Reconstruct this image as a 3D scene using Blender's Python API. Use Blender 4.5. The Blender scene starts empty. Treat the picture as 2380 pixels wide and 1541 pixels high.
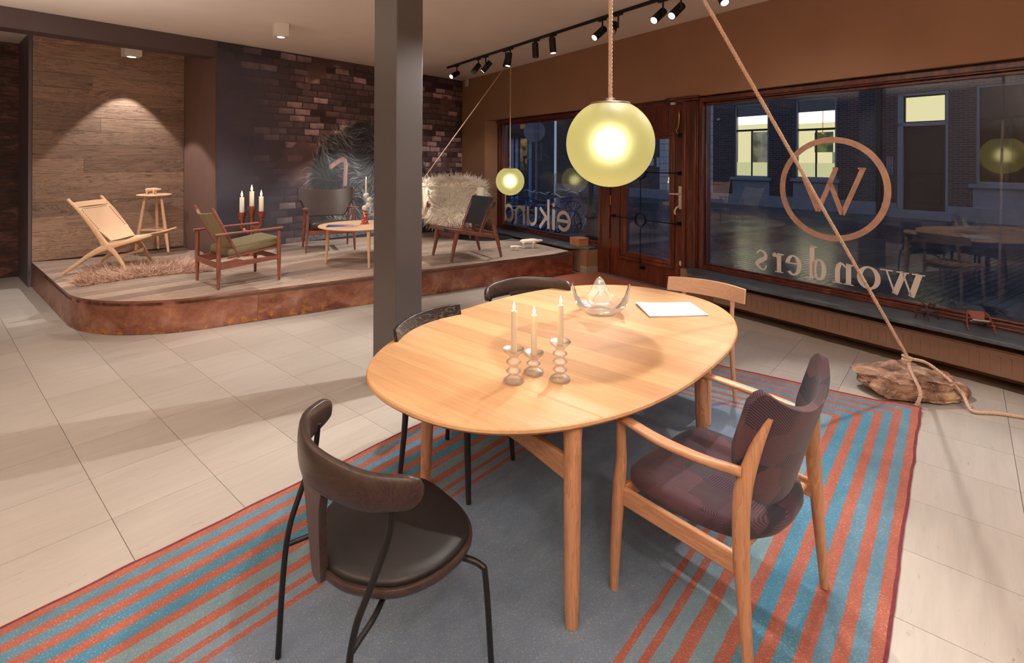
import bpy, bmesh, math, random
import numpy as np
from math import sin, cos, pi, radians, sqrt
from mathutils import Vector, Matrix
SC = bpy.context.scene
COL = SC.collection
random.seed(7); RNG = np.random.default_rng(7)

# ---------------------------------------------------------------- camera, world, exposure
# survey of the place: focal length in pixels, horizon row, roll, eye height
F, VH, RL, CX, H = 1211.5, 373.9, .00436, 1190.0, 1.655
cam = bpy.data.cameras.new('camera'); camo = bpy.data.objects.new('camera', cam); COL.objects.link(camo)
cam.sensor_width = 36.0; cam.lens = 36.0 * F / 2380
cam.shift_x = 0; cam.shift_y = -(770.5 - VH) / 2380
cam.clip_end = 300; cam.clip_start = .05
camo.matrix_world = Matrix.Translation((0, 0, H)) @ Matrix.Rotation(pi/2, 4, 'X') @ Matrix.Rotation(RL, 4, 'Z')
SC.camera = camo

SC.view_settings.view_transform = 'Standard'
SC.view_settings.look = 'None'
SC.view_settings.gamma = 1.0
SC.view_settings.use_curve_mapping = False
SC.view_settings.exposure = 0.0
SC.cycles.max_bounces = 10
SC.cycles.diffuse_bounces = 5
SC.cycles.transmission_bounces = 8
SC.cycles.transparent_max_bounces = 16
SC.cycles.sample_clamp_indirect = 4.0
SC.cycles.caustics_reflective = False
SC.cycles.caustics_refractive = False

def S(r, g, b, a=1.0):
    c = [x/255.0 for x in (r, g, b)]
    return tuple([x/12.92 if x <= .04045 else ((x+.055)/1.055)**2.4 for x in c] + [a])

wd = bpy.data.worlds.new('dusk'); SC.world = wd; wd.use_nodes = True
_t = wd.node_tree; _bg = _t.nodes['Background']
_tc = _t.nodes.new('ShaderNodeTexCoord'); _sp = _t.nodes.new('ShaderNodeSeparateXYZ'); _rp = _t.nodes.new('ShaderNodeValToRGB')
_t.links.new(_tc.outputs['Generated'], _sp.inputs[0]); _t.links.new(_sp.outputs['Z'], _rp.inputs[0])
_rp.color_ramp.elements[0].position = .0; _rp.color_ramp.elements[0].color = S(158, 172, 200)
_rp.color_ramp.elements[1].position = .7; _rp.color_ramp.elements[1].color = S(112, 136, 182)
_t.links.new(_rp.outputs[0], _bg.inputs[0]); _bg.inputs[1].default_value = .75

WARM = (1.0, .945, .875)
def spot(name, loc, target, power, size=60, blend=.4, radius=.03, color=WARM, parent=None):
    l = bpy.data.lights.new(name, 'SPOT'); l.energy = power; l.spot_size = radians(size); l.spot_blend = blend
    l.shadow_soft_size = radius; l.color = color
    o = bpy.data.objects.new(name, l); COL.objects.link(o)
    o.location = loc; d = Vector(target) - Vector(loc)
    o.rotation_euler = d.to_track_quat('-Z', 'Y').to_euler()
    return o
# spots above and behind the frame; room and window ones are added fill (the ones in view carry their own light)
ZC, ZN = 3.366, 3.275
spot('table_spot', (.80, 3.13, 3.12), (.36, 2.78, .73), 165, 64, .35, .03)
spot('table_spot', (2.46, 4.05, 3.15), (.25, 2.3, .5), 110, 52, .45, .028)
spot('rug_spot', (2.60, 3.84, 3.15), (1.75, 2.0, 0), 180, 66, .5, .028)
spot('room_fill', (3.3, .6, 3.2), (2.4, 2.2, 0), 90, 90, .8, .3)  # wide soft fill added over the near right floor
spot('room_fill', (-1.2, .4, 3.2), (-1.9, 3.0, 0), 12, 100, .8, .05)
spot('room_fill', (-3.6, 2.2, 3.2), (-3.2, 4.6, 0), 16, 110, .8, .05)
spot('room_fill', (.4, -.9, 3.2), (.3, 1.5, .3), 70, 80, .6, .04)
spot('window_fill', (1.3, 3.7, 3.2), (2.9, 5.1, .75), 45, 85, .7, .03)  # fill added to brighten the sill, radiator and window lettering
spot('stage_spot', (-2.3, 4.4, 3.2), (-2.9, 6.6, .3), 150, 66, .5, .03)
spot('stage_spot', (-4.4, 4.2, 3.2), (-4.6, 6.4, .5), 170, 62, .5, .03)
spot('stage_spot', (-.4, 6.2, 3.2), (-1.0, 9.0, .8), 200, 60, .5, .03)
# added fill lamps out of frame, bouncing light off the ceiling
for _l, _p in (((-3.2, .2, 1.5), 740), ((2.2, -1.0, 1.5), 720), ((-.5, -2.0, 1.5), 780), ((-4.6, 3.4, 1.7), 240)):
    spot('fill_uplight', _l, (_l[0], _l[1]+.25, 3.3), _p, 150, 1.0, .2, (1.0, .90, .80))

# ---------------------------------------------------------------- survey helpers: image rows/columns of the survey photo to points of the place
def ray(u, v):
    dx, dy = u-CX, v-VH
    return np.array([(dx*cos(RL)+dy*sin(RL))/F, 1.0, -(-dx*sin(RL)+dy*cos(RL))/F])
def at(u, v, z):
    r = ray(u, v); t = (z-H)/r[2]
    return np.array([r[0]*t, t, z])
def aty(u, v, Y):
    r = ray(u, v); return np.array([r[0]*Y, Y, H+r[2]*Y])
def onplane(u, v, p0, n):
    r = ray(u, v); c = np.array([0, 0, H]); n = np.array(n, float)
    return c + r*(((np.array(p0)-c) @ n)/(r @ n))
AT, AW = radians(-49.04), radians(-33.76)
RT, RW = -AT, -AW               # rotations of the two building grids
T2 = np.array([cos(RT), sin(RT), 0]); T1 = np.array([-sin(RT), cos(RT), 0])
W2 = np.array([cos(RW), sin(RW), 0]); W1 = np.array([-sin(RW), cos(RW), 0])
def Tw(x, y, z=0): return T2*x + T1*y + np.array([0, 0, z])
def Ww(d, s, z=0): return W2*d + W1*s + np.array([0, 0, z])
def wp(u, v, d=5.43):           # point of the shop front: (s, z)
    p = onplane(u, v, d*W2, W2); return float(p @ W1), float(p[2])

# ---------------------------------------------------------------- mesh building
def link_mesh(name, me, mat, parent=None, loc=(0, 0, 0), rz=0):
    o = bpy.data.objects.new(name, me); COL.objects.link(o)
    if mat is not None and len(me.materials) == 0: me.materials.append(mat)
    o.location = loc; o.rotation_euler = (0, 0, rz)
    if parent is not None: o.parent = parent
    return o
class MB:
    def __init__(s): s.v = []; s.f = []
    def add(s, v, f):
        b = len(s.v); s.v += [tuple(float(c) for c in p) for p in v]; s.f += [tuple(b+i for i in q) for q in f]; return s
    def box(s, x0, x1, y0, y1, z0, z1):
        return s.add([(x0,y0,z0),(x1,y0,z0),(x1,y1,z0),(x0,y1,z0),(x0,y0,z1),(x1,y0,z1),(x1,y1,z1),(x0,y1,z1)],
                     [(3,2,1,0),(4,5,6,7),(0,1,5,4),(1,2,6,5),(2,3,7,6),(3,0,4,7)])
    def prism(s, poly, z0, z1):
        n = len(poly); v = [(p[0], p[1], z0) for p in poly] + [(p[0], p[1], z1) for p in poly]
        return s.add(v, [tuple(range(n-1, -1, -1)), tuple(range(n, 2*n))] + [(i, (i+1) % n, n+(i+1) % n, n+i) for i in range(n)])
    def slab(s, poly, axis, a0, a1):     # polygon in the two other axes, extruded along axis (0 x, 1 y)
        b = len(s.v); s.prism(poly, a0, a1)
        for i in range(b, len(s.v)):
            p, q, r = s.v[i]; s.v[i] = (r, p, q) if axis == 0 else (p, r, q)
        if axis == 1:
            s.f = [f if min(f) < b else tuple(reversed(f)) for f in s.f]
        return s
    def tube(s, pts, rad, seg=10, up=(0, 0, 1), cap=True, closed=False, sq=2.0):
        pts = [Vector(p) for p in pts]; n = len(pts)
        if not isinstance(rad, list): rad = [rad]*n
        rad = [(r, r) if not hasattr(r, '__len__') else r for r in rad]
        b = len(s.v); vs = []; prev = None
        for i, p in enumerate(pts):
            if closed: t = pts[(i+1) % n]-pts[i-1]
            else: t = pts[min(i+1, n-1)]-pts[max(i-1, 0)]
            t.normalize()
            if prev is None:
                u = Vector(up)
                if abs(u.dot(t)) > .95: u = Vector((1, 0, 0)) if abs(t.x) < .8 else Vector((0, 1, 0))
            else: u = prev
            u = (u - t*u.dot(t)).normalized(); w = t.cross(u); prev = u
            for k in range(seg):
                a = 2*pi*(k+.5)/seg; c_, s_ = cos(a), sin(a)
                if sq != 2.0:
                    c_ = math.copysign(abs(c_)**(2/sq), c_); s_ = math.copysign(abs(s_)**(2/sq), s_)
                vs.append(p + w*(rad[i][0]*c_) + u*(rad[i][1]*s_))
        fs = []
        for i in range(n if closed else n-1):
            j = (i+1) % n
            for k in range(seg):
                l = (k+1) % seg; fs.append((i*seg+k, i*seg+l, j*seg+l, j*seg+k))
        if cap and not closed: fs += [tuple(range(seg-1, -1, -1)), tuple((n-1)*seg+k for k in range(seg))]
        return s.add(vs, fs)
    def lathe(s, prof, seg=24, c=(0, 0, 0), lump=0):
        vs = []; n = len(prof)
        for r, z in prof:
            for k in range(seg):
                a = 2*pi*k/seg; q = r*(1+lump*random.uniform(-1, 1))
                vs.append((c[0]+q*cos(a), c[1]+q*sin(a), c[2]+z))
        fs = [(i*seg+k, i*seg+(k+1) % seg, (i+1)*seg+(k+1) % seg, (i+1)*seg+k) for i in range(n-1) for k in range(seg)]
        fs += [tuple(range(seg-1, -1, -1)), tuple((n-1)*seg+k for k in range(seg))]
        return s.add(vs, fs)
    def ball(s, c, r, seg=16, rings=10):
        if not hasattr(r, '__len__'): r = (r, r, r)
        prof = [(max(sin(pi*i/rings), .02), -cos(pi*i/rings)) for i in range(rings+1)]
        b = len(s.v); s.lathe(prof, seg)
        for i in range(b, len(s.v)):
            x, y, z = s.v[i]; s.v[i] = (c[0]+x*r[0], c[1]+y*r[1], c[2]+z*r[2])
        return s
    def bar(s, p, q, w, h, up=(0, 0, 1)):   # square bar from p to q; w across, h along up
        return s.tube([p, q], (w*sqrt(2)/2, h*sqrt(2)/2), 4, up)
    def sheet(s, fn, nu, nv, th):           # thick curved sheet: fn(u,v)->(point, normal)
        vs = []; 
        for side in (1, -1):
            for i in range(nu+1):
                for j in range(nv+1):
                    p, n = fn(i/nu, j/nv); vs.append(Vector(p) + Vector(n)*(side*th/2))
        m = (nu+1)*(nv+1); I = lambda i, j, o=0: o+i*(nv+1)+j; fs = []
        for i in range(nu):
            for j in range(nv):
                fs.append((I(i,j), I(i+1,j), I(i+1,j+1), I(i,j+1)))
                fs.append((I(i,j+1,m), I(i+1,j+1,m), I(i+1,j,m), I(i,j,m)))
        for i in range(nu):
            fs.append((I(i+1,0), I(i,0), I(i,0,m), I(i+1,0,m))); fs.append((I(i,nv), I(i+1,nv), I(i+1,nv,m), I(i,nv,m)))
        for j in range(nv):
            fs.append((I(0,j), I(0,j+1), I(0,j+1,m), I(0,j,m))); fs.append((I(nu,j+1), I(nu,j), I(nu,j,m), I(nu,j+1,m)))
        return s.add(vs, fs)
    def mesh(s, name, smooth=40):
        me = bpy.data.meshes.new(name); me.from_pydata(s.v, [], s.f)
        bm = bmesh.new(); bm.from_mesh(me); bmesh.ops.recalc_face_normals(bm, faces=bm.faces); bm.to_mesh(me); bm.free()
        if smooth:
            me.polygons.foreach_set('use_smooth', [True]*len(me.polygons)); me.set_sharp_from_angle(angle=radians(smooth))
        me.update(); return me
    def build(s, name, mat, parent=None, loc=(0, 0, 0), rz=0, bevel=0, smooth=40, sub=0, seg=2):
        o = link_mesh(name, s.mesh(name, smooth), mat, parent, loc, rz)
        if bevel:
            m = o.modifiers.new('bevel', 'BEVEL'); m.width = bevel; m.segments = seg; m.limit_method = 'ANGLE'; m.angle_limit = radians(35)
        if sub:
            m = o.modifiers.new('sub', 'SUBSURF'); m.levels = sub; m.render_levels = sub
        return o
def tag(o, label=None, cat=None, group=None, kind=None):
    if label: o['label'] = label
    if cat: o['category'] = cat
    if group: o['group'] = group
    if kind: o['kind'] = kind
    return o
def thing(name, label, cat, loc=(0, 0, 0), rz=0, group=None):
    o = bpy.data.objects.new(name, None); COL.objects.link(o); o.empty_display_size = .1
    o.location = loc; o.rotation_euler = (0, 0, rz)
    return tag(o, label, cat, group)
def struct(o): o['kind'] = 'structure'; return o
def copy_tree(o, parent=None):
    c = o.copy(); COL.objects.link(c)
    if parent is not None: c.parent = parent
    for ch in list(o.children): copy_tree(ch, c)
    return c
def arc(c, r, a0, a1, n, ax=(0, 1)):
    return [(c[0]+r*cos(a0+(a1-a0)*i/n), c[1]+r*sin(a0+(a1-a0)*i/n)) for i in range(n+1)]
def spline(pts, n=6):
    P = [Vector(p) for p in pts]; out = []
    for i in range(len(P)-1):
        p0 = P[i-1] if i else P[0]*2-P[1]; p1, p2 = P[i], P[i+1]; p3 = P[i+2] if i+2 < len(P) else P[-1]*2-P[-2]
        for k in range(n):
            t = k/n
            out.append(.5*((2*p1)+(p2-p0)*t+(2*p0-5*p1+4*p2-p3)*t*t+(3*p1-p0-3*p2+p3)*t**3))
    return out + [P[-1]]
def lerps(vals, m):      # resample a list of radii to m values
    n = len(vals); o = []
    for i in range(m):
        t = i/(m-1)*(n-1); k = min(int(t), n-2); f = t-k
        a, b = vals[k], vals[k+1]
        o.append(tuple(a[j]*(1-f)+b[j]*f for j in range(2)) if hasattr(a, '__len__') else a*(1-f)+b*f)
    return o

# ---------------------------------------------------------------- materials
class NT:
    def __init__(s, name):
        s.m = bpy.data.materials.new(name); s.m.use_nodes = True; s.t = s.m.node_tree
        s.b = s.t.nodes['Principled BSDF']; s.out = s.t.nodes['Material Output']
    def n(s, typ, ins=None, **kw):
        x = s.t.nodes.new('ShaderNode'+typ)
        for k, v in kw.items(): setattr(x, k, v)
        for k, v in (ins or {}).items(): s.set(x.inputs[k], v)
        return x
    def set(s, sock, v):
        if isinstance(v, bpy.types.NodeSocket): s.t.links.new(v, sock)
        elif isinstance(v, bpy.types.Node): s.t.links.new(v.outputs[0], sock)
        else: sock.default_value = v
    def math(s, op, a, b=0.0, c=None):
        x = s.n('Math', {0: a, 1: b}, operation=op)
        if c is not None: s.set(x.inputs[2], c)
        return x.outputs[0]
    def coord(s, scale=(1, 1, 1), kind='Object', jitter=True, rot=(0, 0, 0)):
        c = s.n('TexCoord').outputs[kind]
        if jitter:
            r = s.n('ObjectInfo').outputs['Random']
            v = s.n('CombineXYZ', {0: s.math('MULTIPLY', r, 37.0), 1: s.math('MULTIPLY', r, 91.0), 2: s.math('MULTIPLY', r, 53.0)})
            c = s.n('VectorMath', {0: c, 1: v.outputs[0]}, operation='ADD').outputs[0]
        return s.n('Mapping', {'Vector': c, 'Scale': scale, 'Rotation': rot}).outputs[0]
    def noise(s, vec, scale=5, detail=4, rough=.5, dist=0):
        return s.n('TexNoise', {'Vector': vec, 'Scale': scale, 'Detail': detail, 'Roughness': rough, 'Distortion': dist}).outputs['Fac']
    def ramp(s, fac, stops):
        r = s.n('ValToRGB', {0: fac}); e = r.color_ramp.elements
        e[0].position, e[0].color = stops[0]; e[1].position, e[1].color = stops[-1]
        for p, c in stops[1:-1]:
            q = e.new(p); q.color = c
        return r.outputs[0]
    def mix(s, fac, a, b, typ='MIX'):
        x = s.n('Mix', {0: fac, 6: a, 7: b}, data_type='RGBA', blend_type=typ); return x.outputs[2]
    def bump(s, h, strength=.3, dist=.01):
        x = s.n('Bump', {'Height': h, 'Strength': strength, 'Distance': dist}); s.set(s.b.inputs['Normal'], x.outputs[0]); return x
    def fin(s, color=None, rough=None, metal=None, **kw):
        if color is not None: s.set(s.b.inputs['Base Color'], color)
        if rough is not None: s.set(s.b.inputs['Roughness'], rough)
        if metal is not None: s.set(s.b.inputs['Metallic'], metal)
        for k, v in kw.items(): s.set(s.b.inputs[k], v)
        return s.m
def plain(name, c, rough=.5, metal=0, var=.12, scale=6, bump=0, spec=None):
    t = NT(name); v = t.coord()
    f = t.noise(v, scale, 4)
    lo = tuple(x*(1-var) for x in c[:3])+(1,); hi = tuple(min(1, x*(1+var)) for x in c[:3])+(1,)
    col = t.ramp(f, [(.3, lo), (.7, hi)])
    if bump: t.bump(t.noise(v, scale*12, 3), bump, .003)
    k = {}
    if spec is not None: k['Specular IOR Level'] = spec
    return t.fin(col, rough, metal, **k)
def wood(name, c1, c2, axis=0, scale=1.0, rough=.45, contrast=1.0, rings=True, bump=.15):
    t = NT(name); sc = [9.0*scale]*3; sc[axis] = .9*scale
    v = t.coord(tuple(sc))
    n1 = t.noise(v, 1.0, 5, .6, .6)
    sc2 = [90.0*scale]*3; sc2[axis] = 4.0*scale
    n2 = t.noise(t.coord(tuple(sc2)), 1.0, 3, .6)
    if rings:
        w = t.math('FRACT', t.math('MULTIPLY', n1, 9.0))
        w = t.math('POWER', w, 2.0)
        f = t.math('ADD', t.math('MULTIPLY', w, .55*contrast), t.math('MULTIPLY', n2, .45))
    else:
        f = t.math('ADD', t.math('MULTIPLY', n1, .6), t.math('MULTIPLY', n2, .4))
    col = t.ramp(f, [(.15, c1), (.85, c2)])
    if bump: t.bump(n2, bump, .002)
    return t.fin(col, rough)
# ---------------------------------------------------------------- palette
def m_travertine():
    t = NT('travertine'); v = t.coord((1.2, 9, 1)); v2 = t.coord((4, 60, 4)); v3 = t.coord((6, 22, 6))
    a = t.noise(v, 1.6, 5, .6, .4); b = t.noise(v2, 1.0, 3, .7); c = t.noise(v3, 1.3, 6, .75, .5)
    col = t.ramp(t.math('ADD', t.math('MULTIPLY', a, .6), t.math('MULTIPLY', b, .4)), [(.25, S(158, 151, 144)), (.5, S(180, 172, 164)), (.78, S(198, 191, 183))])
    pit = t.ramp(c, [(.62, (0, 0, 0, 1)), (.70, (1, 1, 1, 1))])
    col = t.mix(t.math('MULTIPLY', pit, .55), col, S(128, 108, 94))
    r = t.n('ObjectInfo').outputs['Random']
    col = t.mix(.5, col, t.ramp(r, [(0, S(168, 160, 151)), (1, S(188, 180, 172))]))
    col = t.mix(t.math('MULTIPLY', pit, .35), col, S(120, 100, 88))
    t.bump(t.math('SUBTRACT', 1.0, pit), .12, .002)
    return t.fin(col, t.math('ADD', t.math('MULTIPLY', a, .2), .28))
TRAV = m_travertine()
def m_plank(name, c1, c2, c3, axis=0, rough=.5):
    t = NT(name); sc = [7.0]*3; sc[axis] = .8
    n1 = t.noise(t.coord(tuple(sc)), 1.0, 6, .62, .9); sc2 = [80.0]*3; sc2[axis] = 3.0
    n2 = t.noise(t.coord(tuple(sc2)), 1.0, 3, .6)
    w = t.math('FRACT', t.math('MULTIPLY', n1, 12.0)); w = t.math('POWER', w, 3.0)
    f = t.math('ADD', t.math('MULTIPLY', w, .5), t.math('MULTIPLY', n2, .45))
    col = t.ramp(f, [(.12, c1), (.45, c2), (.9, c3)])
    r = t.n('ObjectInfo').outputs['Random']
    g = t.ramp(r, [(0, (.62, .61, .60, 1)), (1, (1.18, 1.15, 1.10, 1))])
    col = t.mix(1.0, col, g, 'MULTIPLY')
    kn = t.n('TexVoronoi', {'Vector': t.coord((1.1, 1.1, 4.2) if axis == 0 else (1, 1, 1)), 'Scale': 1.6}, feature='F1').outputs['Distance']
    col = t.mix(t.ramp(kn, [(.04, (.7, .7, .7, 1)), (.11, (0, 0, 0, 1))]), col, S(52, 42, 36))
    t.bump(t.math('ADD', w, n2), .18, .002)
    return t.fin(col, rough)
WALLPLANK = m_plank('smoked_oak_wall', S(166, 138, 120), S(134, 108, 92), S(74, 56, 46))
DECKPLANK = m_plank('smoked_oak_deck', S(194, 174, 160), S(168, 148, 136), S(116, 98, 88), rough=.42)
CEIL = plain('ceiling_paint', S(240, 226, 214), .9, var=.03, scale=1.5)
BROWN = plain('brown_wall_paint', S(148, 110, 84), .75, var=.05, scale=2, bump=.03)
BROWN_ROOM = plain('room_wall_paint', S(205, 188, 170), .85, var=.05, scale=2)
BEAMP = plain('dark_aubergine_paint', S(84, 68, 68), .6, var=.05, scale=2)
COLP = plain('dark_taupe_lacquer', S(86, 80, 79), .38, var=.04, scale=2)
DARKF = plain('dark_screed', S(92, 70, 54), .7, var=.2, scale=8, bump=.2)
MATC = plain('coir_mat', S(150, 84, 58), .95, var=.18, scale=40, bump=.5)
BLACKM = plain('black_metal', S(26, 25, 25), .45, .3, var=.15)
BLACKIRON = plain('black_iron', S(18, 17, 18), .5, .6, var=.1)
WHITEP = plain('white_lacquer', S(232, 224, 214), .4, var=.03)
BLUESTONE = plain('blue_stone', S(78, 86, 90), .28, var=.35, scale=9, bump=.05)
RADP = plain('radiator_enamel', S(136, 104, 86), .45, var=.05, scale=3)
PLINTHP = plain('grey_plinth_paint', S(156, 146, 134), .6, var=.06)
BRASS = plain('brass', S(200, 160, 90), .25, 1.0, var=.1)
CREAMPL = plain('cream_enamel', S(214, 200, 176), .4, var=.08)
def m_mahogany():
    t = NT('worn_mahogany_varnish'); v = t.coord((14, 14, 2.2)); a = t.noise(v, 1, 5, .6, .8)
    col = t.ramp(a, [(.25, S(48, 20, 14)), (.55, S(92, 42, 28)), (.8, S(138, 72, 48))])
    ch = t.noise(t.coord((9, 9, 5)), 3.2, 5, .75)
    col = t.mix(t.ramp(ch, [(.735, (0, 0, 0, 1)), (.75, (1, 1, 1, 1))]), col, S(205, 180, 160))
    t.bump(a, .15, .004)
    return t.fin(col, .28, **{'Coat Weight': .35, 'Coat Roughness': .15})
MAHOG = m_mahogany()
def m_copper():
    t = NT('patinated_copper'); v = t.coord((1, 1, 1.3)); a = t.noise(v, 3.2, 6, .65, .6); b = t.noise(v, 11, 4, .7)
    sp = t.n('SeparateXYZ', {0: t.n('TexCoord').outputs['Object']}).outputs['Z']
    low = t.ramp(sp, [(.0, (1, 1, 1, 1)), (.12, (.25, .25, .25, 1)), (.32, (0, 0, 0, 1))])
    col = t.ramp(a, [(.25, S(108, 66, 56)), (.5, S(164, 112, 96)), (.7, S(202, 156, 138))])
    gold = t.math('MULTIPLY', t.ramp(b, [(.5, (0, 0, 0, 1)), (.62, (1, 1, 1, 1))]), low)
    col = t.mix(gold, col, S(226, 160, 84))
    return t.fin(col, t.math('ADD', .24, t.math('MULTIPLY', a, .22)), .85)
COPPER = m_copper()
def m_glass(name, tint=(1, 1, 1, 1), rough=0.0, boost=1.0):
    t = NT(name); fr = t.n('Fresnel', {'IOR': t.math('SUBTRACT', 1.52, t.math('MULTIPLY', t.n('NewGeometry').outputs['Backfacing'], 1.52-1/1.52))}); g = t.n('BsdfGlossy', {'Color': tint, 'Roughness': rough}); tr = t.n('BsdfTransparent', {'Color': (.97, .98, .98, 1)})
    mx = t.n('MixShader', {0: t.math('MINIMUM', t.math('MULTIPLY', fr.outputs[0], boost), 1.0), 1: tr.outputs[0], 2: g.outputs[0]})
    t.t.links.new(mx.outputs[0], t.out.inputs['Surface']); return t.m
PANE = m_glass('window_glass')
DECAL = plain('matte_window_film', S(240, 228, 216), .7, var=.02)
FOIL = plain('copper_foil', S(228, 184, 160), .38, .7, var=.15, scale=14)

# ---------------------------------------------------------------- floor and travertine tiles
def clip(poly, n, c):
    out = []
    for i in range(len(poly)):
        a, b = np.array(poly[i][:2]), np.array(poly[(i+1) % len(poly)][:2]); da, db = a @ n - c, b @ n - c
        if da <= 0: out.append(a)
        if (da < 0 < db) or (db < 0 < da): out.append(a + (b-a)*(da/(da-db)))
    return out
def toT(p): p = np.array([p[0], p[1], 0]); return np.array([p @ T2, p @ T1])
def toW(p): p = np.array([p[0], p[1], 0]); return np.array([p @ W2, p @ W1])
nWd = np.array([T2 @ W2, T1 @ W2]); nWs = np.array([T2 @ W1, T1 @ W1])     # W axes seen from the T grid
fl = MB(); fl.prism([toT(Ww(d, s)) for d, s in ((-6.5, -3.5), (5.42, -3.5), (5.42, 10.4), (-6.5, 10.4))], -.14, -.007)
floor = struct(fl.build('floor', DARKF, rz=RT, smooth=0))
TW, TL = .436, .4535
full = MB().box(-TW/2+.0012, TW/2-.0012, -TL/2+.0012, TL/2-.0012, -.02, 0).mesh('tile', 0); full.materials.append(TRAV)
def proj(p):
    x, y = F*p[0]/p[1], -F*(p[2]-H)/p[1]
    return CX+x*cos(RL)-y*sin(RL), VH+x*sin(RL)+y*cos(RL)
for i in range(-8, 16):
    for j in range(-8, 19):
        cx, cy = .609+TW*(i+.5), 2.956+TL*(j+.5)
        w = Tw(cx, cy)
        if w[1] < .9: continue
        u, v = proj(w)
        if not (-420 < u < 2800 and v < 1950): continue
        d, s = w @ W2, w @ W1
        if d > 5.5: continue
        if cx > 1.02+TW and s > 5.885+.5 and cy < 9.4: continue
        if cy > 10.2 and cx < 1.3 or cy > 9.4 and cx > 1.2: continue
        lim = 3.97 if (s > 4.3) else 5.115
        q = [(cx-TW/2+.0012, cy-TL/2+.0012), (cx+TW/2-.0012, cy-TL/2+.0012), (cx+TW/2-.0012, cy+TL/2-.0012), (cx-TW/2+.0012, cy+TL/2-.0012)]
        q2 = clip(q, nWd, lim)
        if len(q2) < 3: continue
        if all(np.array(p) @ nWd < lim for p in q):
            link_mesh('tile', full, None, floor, (cx, cy, 0))
        else:
            if lim > 5:      # ragged chipped edge beside the radiator
                q3 = []
                for k in range(len(q2)):
                    a, b = q2[k], q2[(k+1) % len(q2)]; q3.append(a)
                    if abs(a @ nWd-lim) < .01 and abs(b @ nWd-lim) < .01:
                        for h in range(1, 7): q3.append(a+(b-a)*h/7 - nWd*random.uniform(0, .018))
                q2 = q3
            MB().prism([(p[0]-cx, p[1]-cy) for p in q2], -.02, 0).build('tile', TRAV, floor, (cx, cy, 0), smooth=0)
mat_ = MB(); mat_.box(3.975, 5.42, 4.25, 5.88, -.02, .004)
tag(mat_.build('door_mat', MATC, rz=RW, bevel=.003), 'rust-brown coir mat set into the floor before the glazed door', 'mat')

# ---------------------------------------------------------------- ceiling, beam, walls
c = MB().box(-6.5, 5.42, -3.5, 9.95, ZC, ZC+.12)
ceiling = struct(c.build('ceiling', CEIL, rz=RW, smooth=0))
c = MB().box(-3.5, 2.87, 8.2, 10.4, ZN, ZN+.08); struct(c.build('ceiling', CEIL, rz=RT, smooth=0))
b = MB().box(-3.5, 2.868, 8.135, 8.42, 3.13, ZC-.001); struct(b.build('trim_1', BEAMP, rz=RT, bevel=.004))
XE = (5.32+.2634*8.135)/.9646
w = MB().box(2.875, XE+.25, 8.145, 8.30, 0, ZC-.001); wall_back = struct(w.build('wall_back', BEAMP, rz=RT, smooth=0))
w = MB().prism([(2.872, 8.14), (2.872, 8.30), (2.83, 9.2), (2.76, 9.1)], 0, ZN); struct(w.build('wall_niche', plain('jamb_paint', S(112, 86, 78), .6, var=.05), rz=RT, smooth=0))
w = MB().box(2.866, 2.880, 8.128, 8.146, .32, ZC); struct(w.build('trim_2', BEAMP, rz=RT, smooth=0))
w = MB().box(1.02, 2.80, 9.115, 9.16, 0, ZN-.005); wall_wood = struct(w.build('wall_planked', BEAMP, rz=RT, smooth=0))
RH = .1905; k = 0
for r in range(16):
    z0 = .322+r*RH; z1 = min(z0+RH-.002, ZN-.006)
    cuts = [1.022, 2.758] if r % 3 else [1.022, random.uniform(1.5, 2.3), 2.758]
    for a, bb in zip(cuts[:-1], cuts[1:]):
        dp = random.uniform(0, .003)
        MB().box(a+.0008, bb-.0008, 9.098+dp, 9.114, z0, z1).build('plank', WALLPLANK, wall_wood, bevel=.0015, smooth=0, seg=1)
w = MB().box(.985, 1.018, 9.1, 10.06, 0, ZN-.002); struct(w.build('wall_end_panel', plain('slate_blue_paint', S(88, 80, 86), .5, var=.04), rz=RT, smooth=0))
w = MB().box(.995, 1.0, 9.085, 9.10, .15, .21)
hng = w.build('hinge', BLACKM, rz=RT); tag(hng, 'small dark hinge low on the slate panel edge', 'hinge')
def m_rock():
    t = NT('brown_fur_print'); v = t.coord((1.5, 1, 5), rot=(0, .7, 0)); a = t.noise(v, 2.6, 7, .7, 1.2); b = t.noise(t.coord((1, 1, 1)), .9, 3)
    c_ = t.ramp(t.math('ADD', t.math('MULTIPLY', a, .6), t.math('MULTIPLY', b, .4)), [(.36, S(22, 14, 14)), (.5, S(70, 44, 40)), (.64, S(136, 92, 82))])
    return t.fin(c_, .7)
w = MB().box(-3.2, .985, 10.05, 10.2, 0, ZN-.002); struct(w.build('wall_left', m_rock(), rz=RT, smooth=0))
# the rest of the shop, beside and behind the viewpoint
w = MB().box(-3.4, -3.2, -3.2, 10.2, 0, ZC-.002); struct(w.build('wall_side', BROWN_ROOM, rz=RT, smooth=0))
w = MB().box(-4.9, 5.4, -3.4, -3.2, 0, ZC-.002); struct(w.build('wall_rear', BROWN_ROOM, rz=RW, smooth=0))

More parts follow.
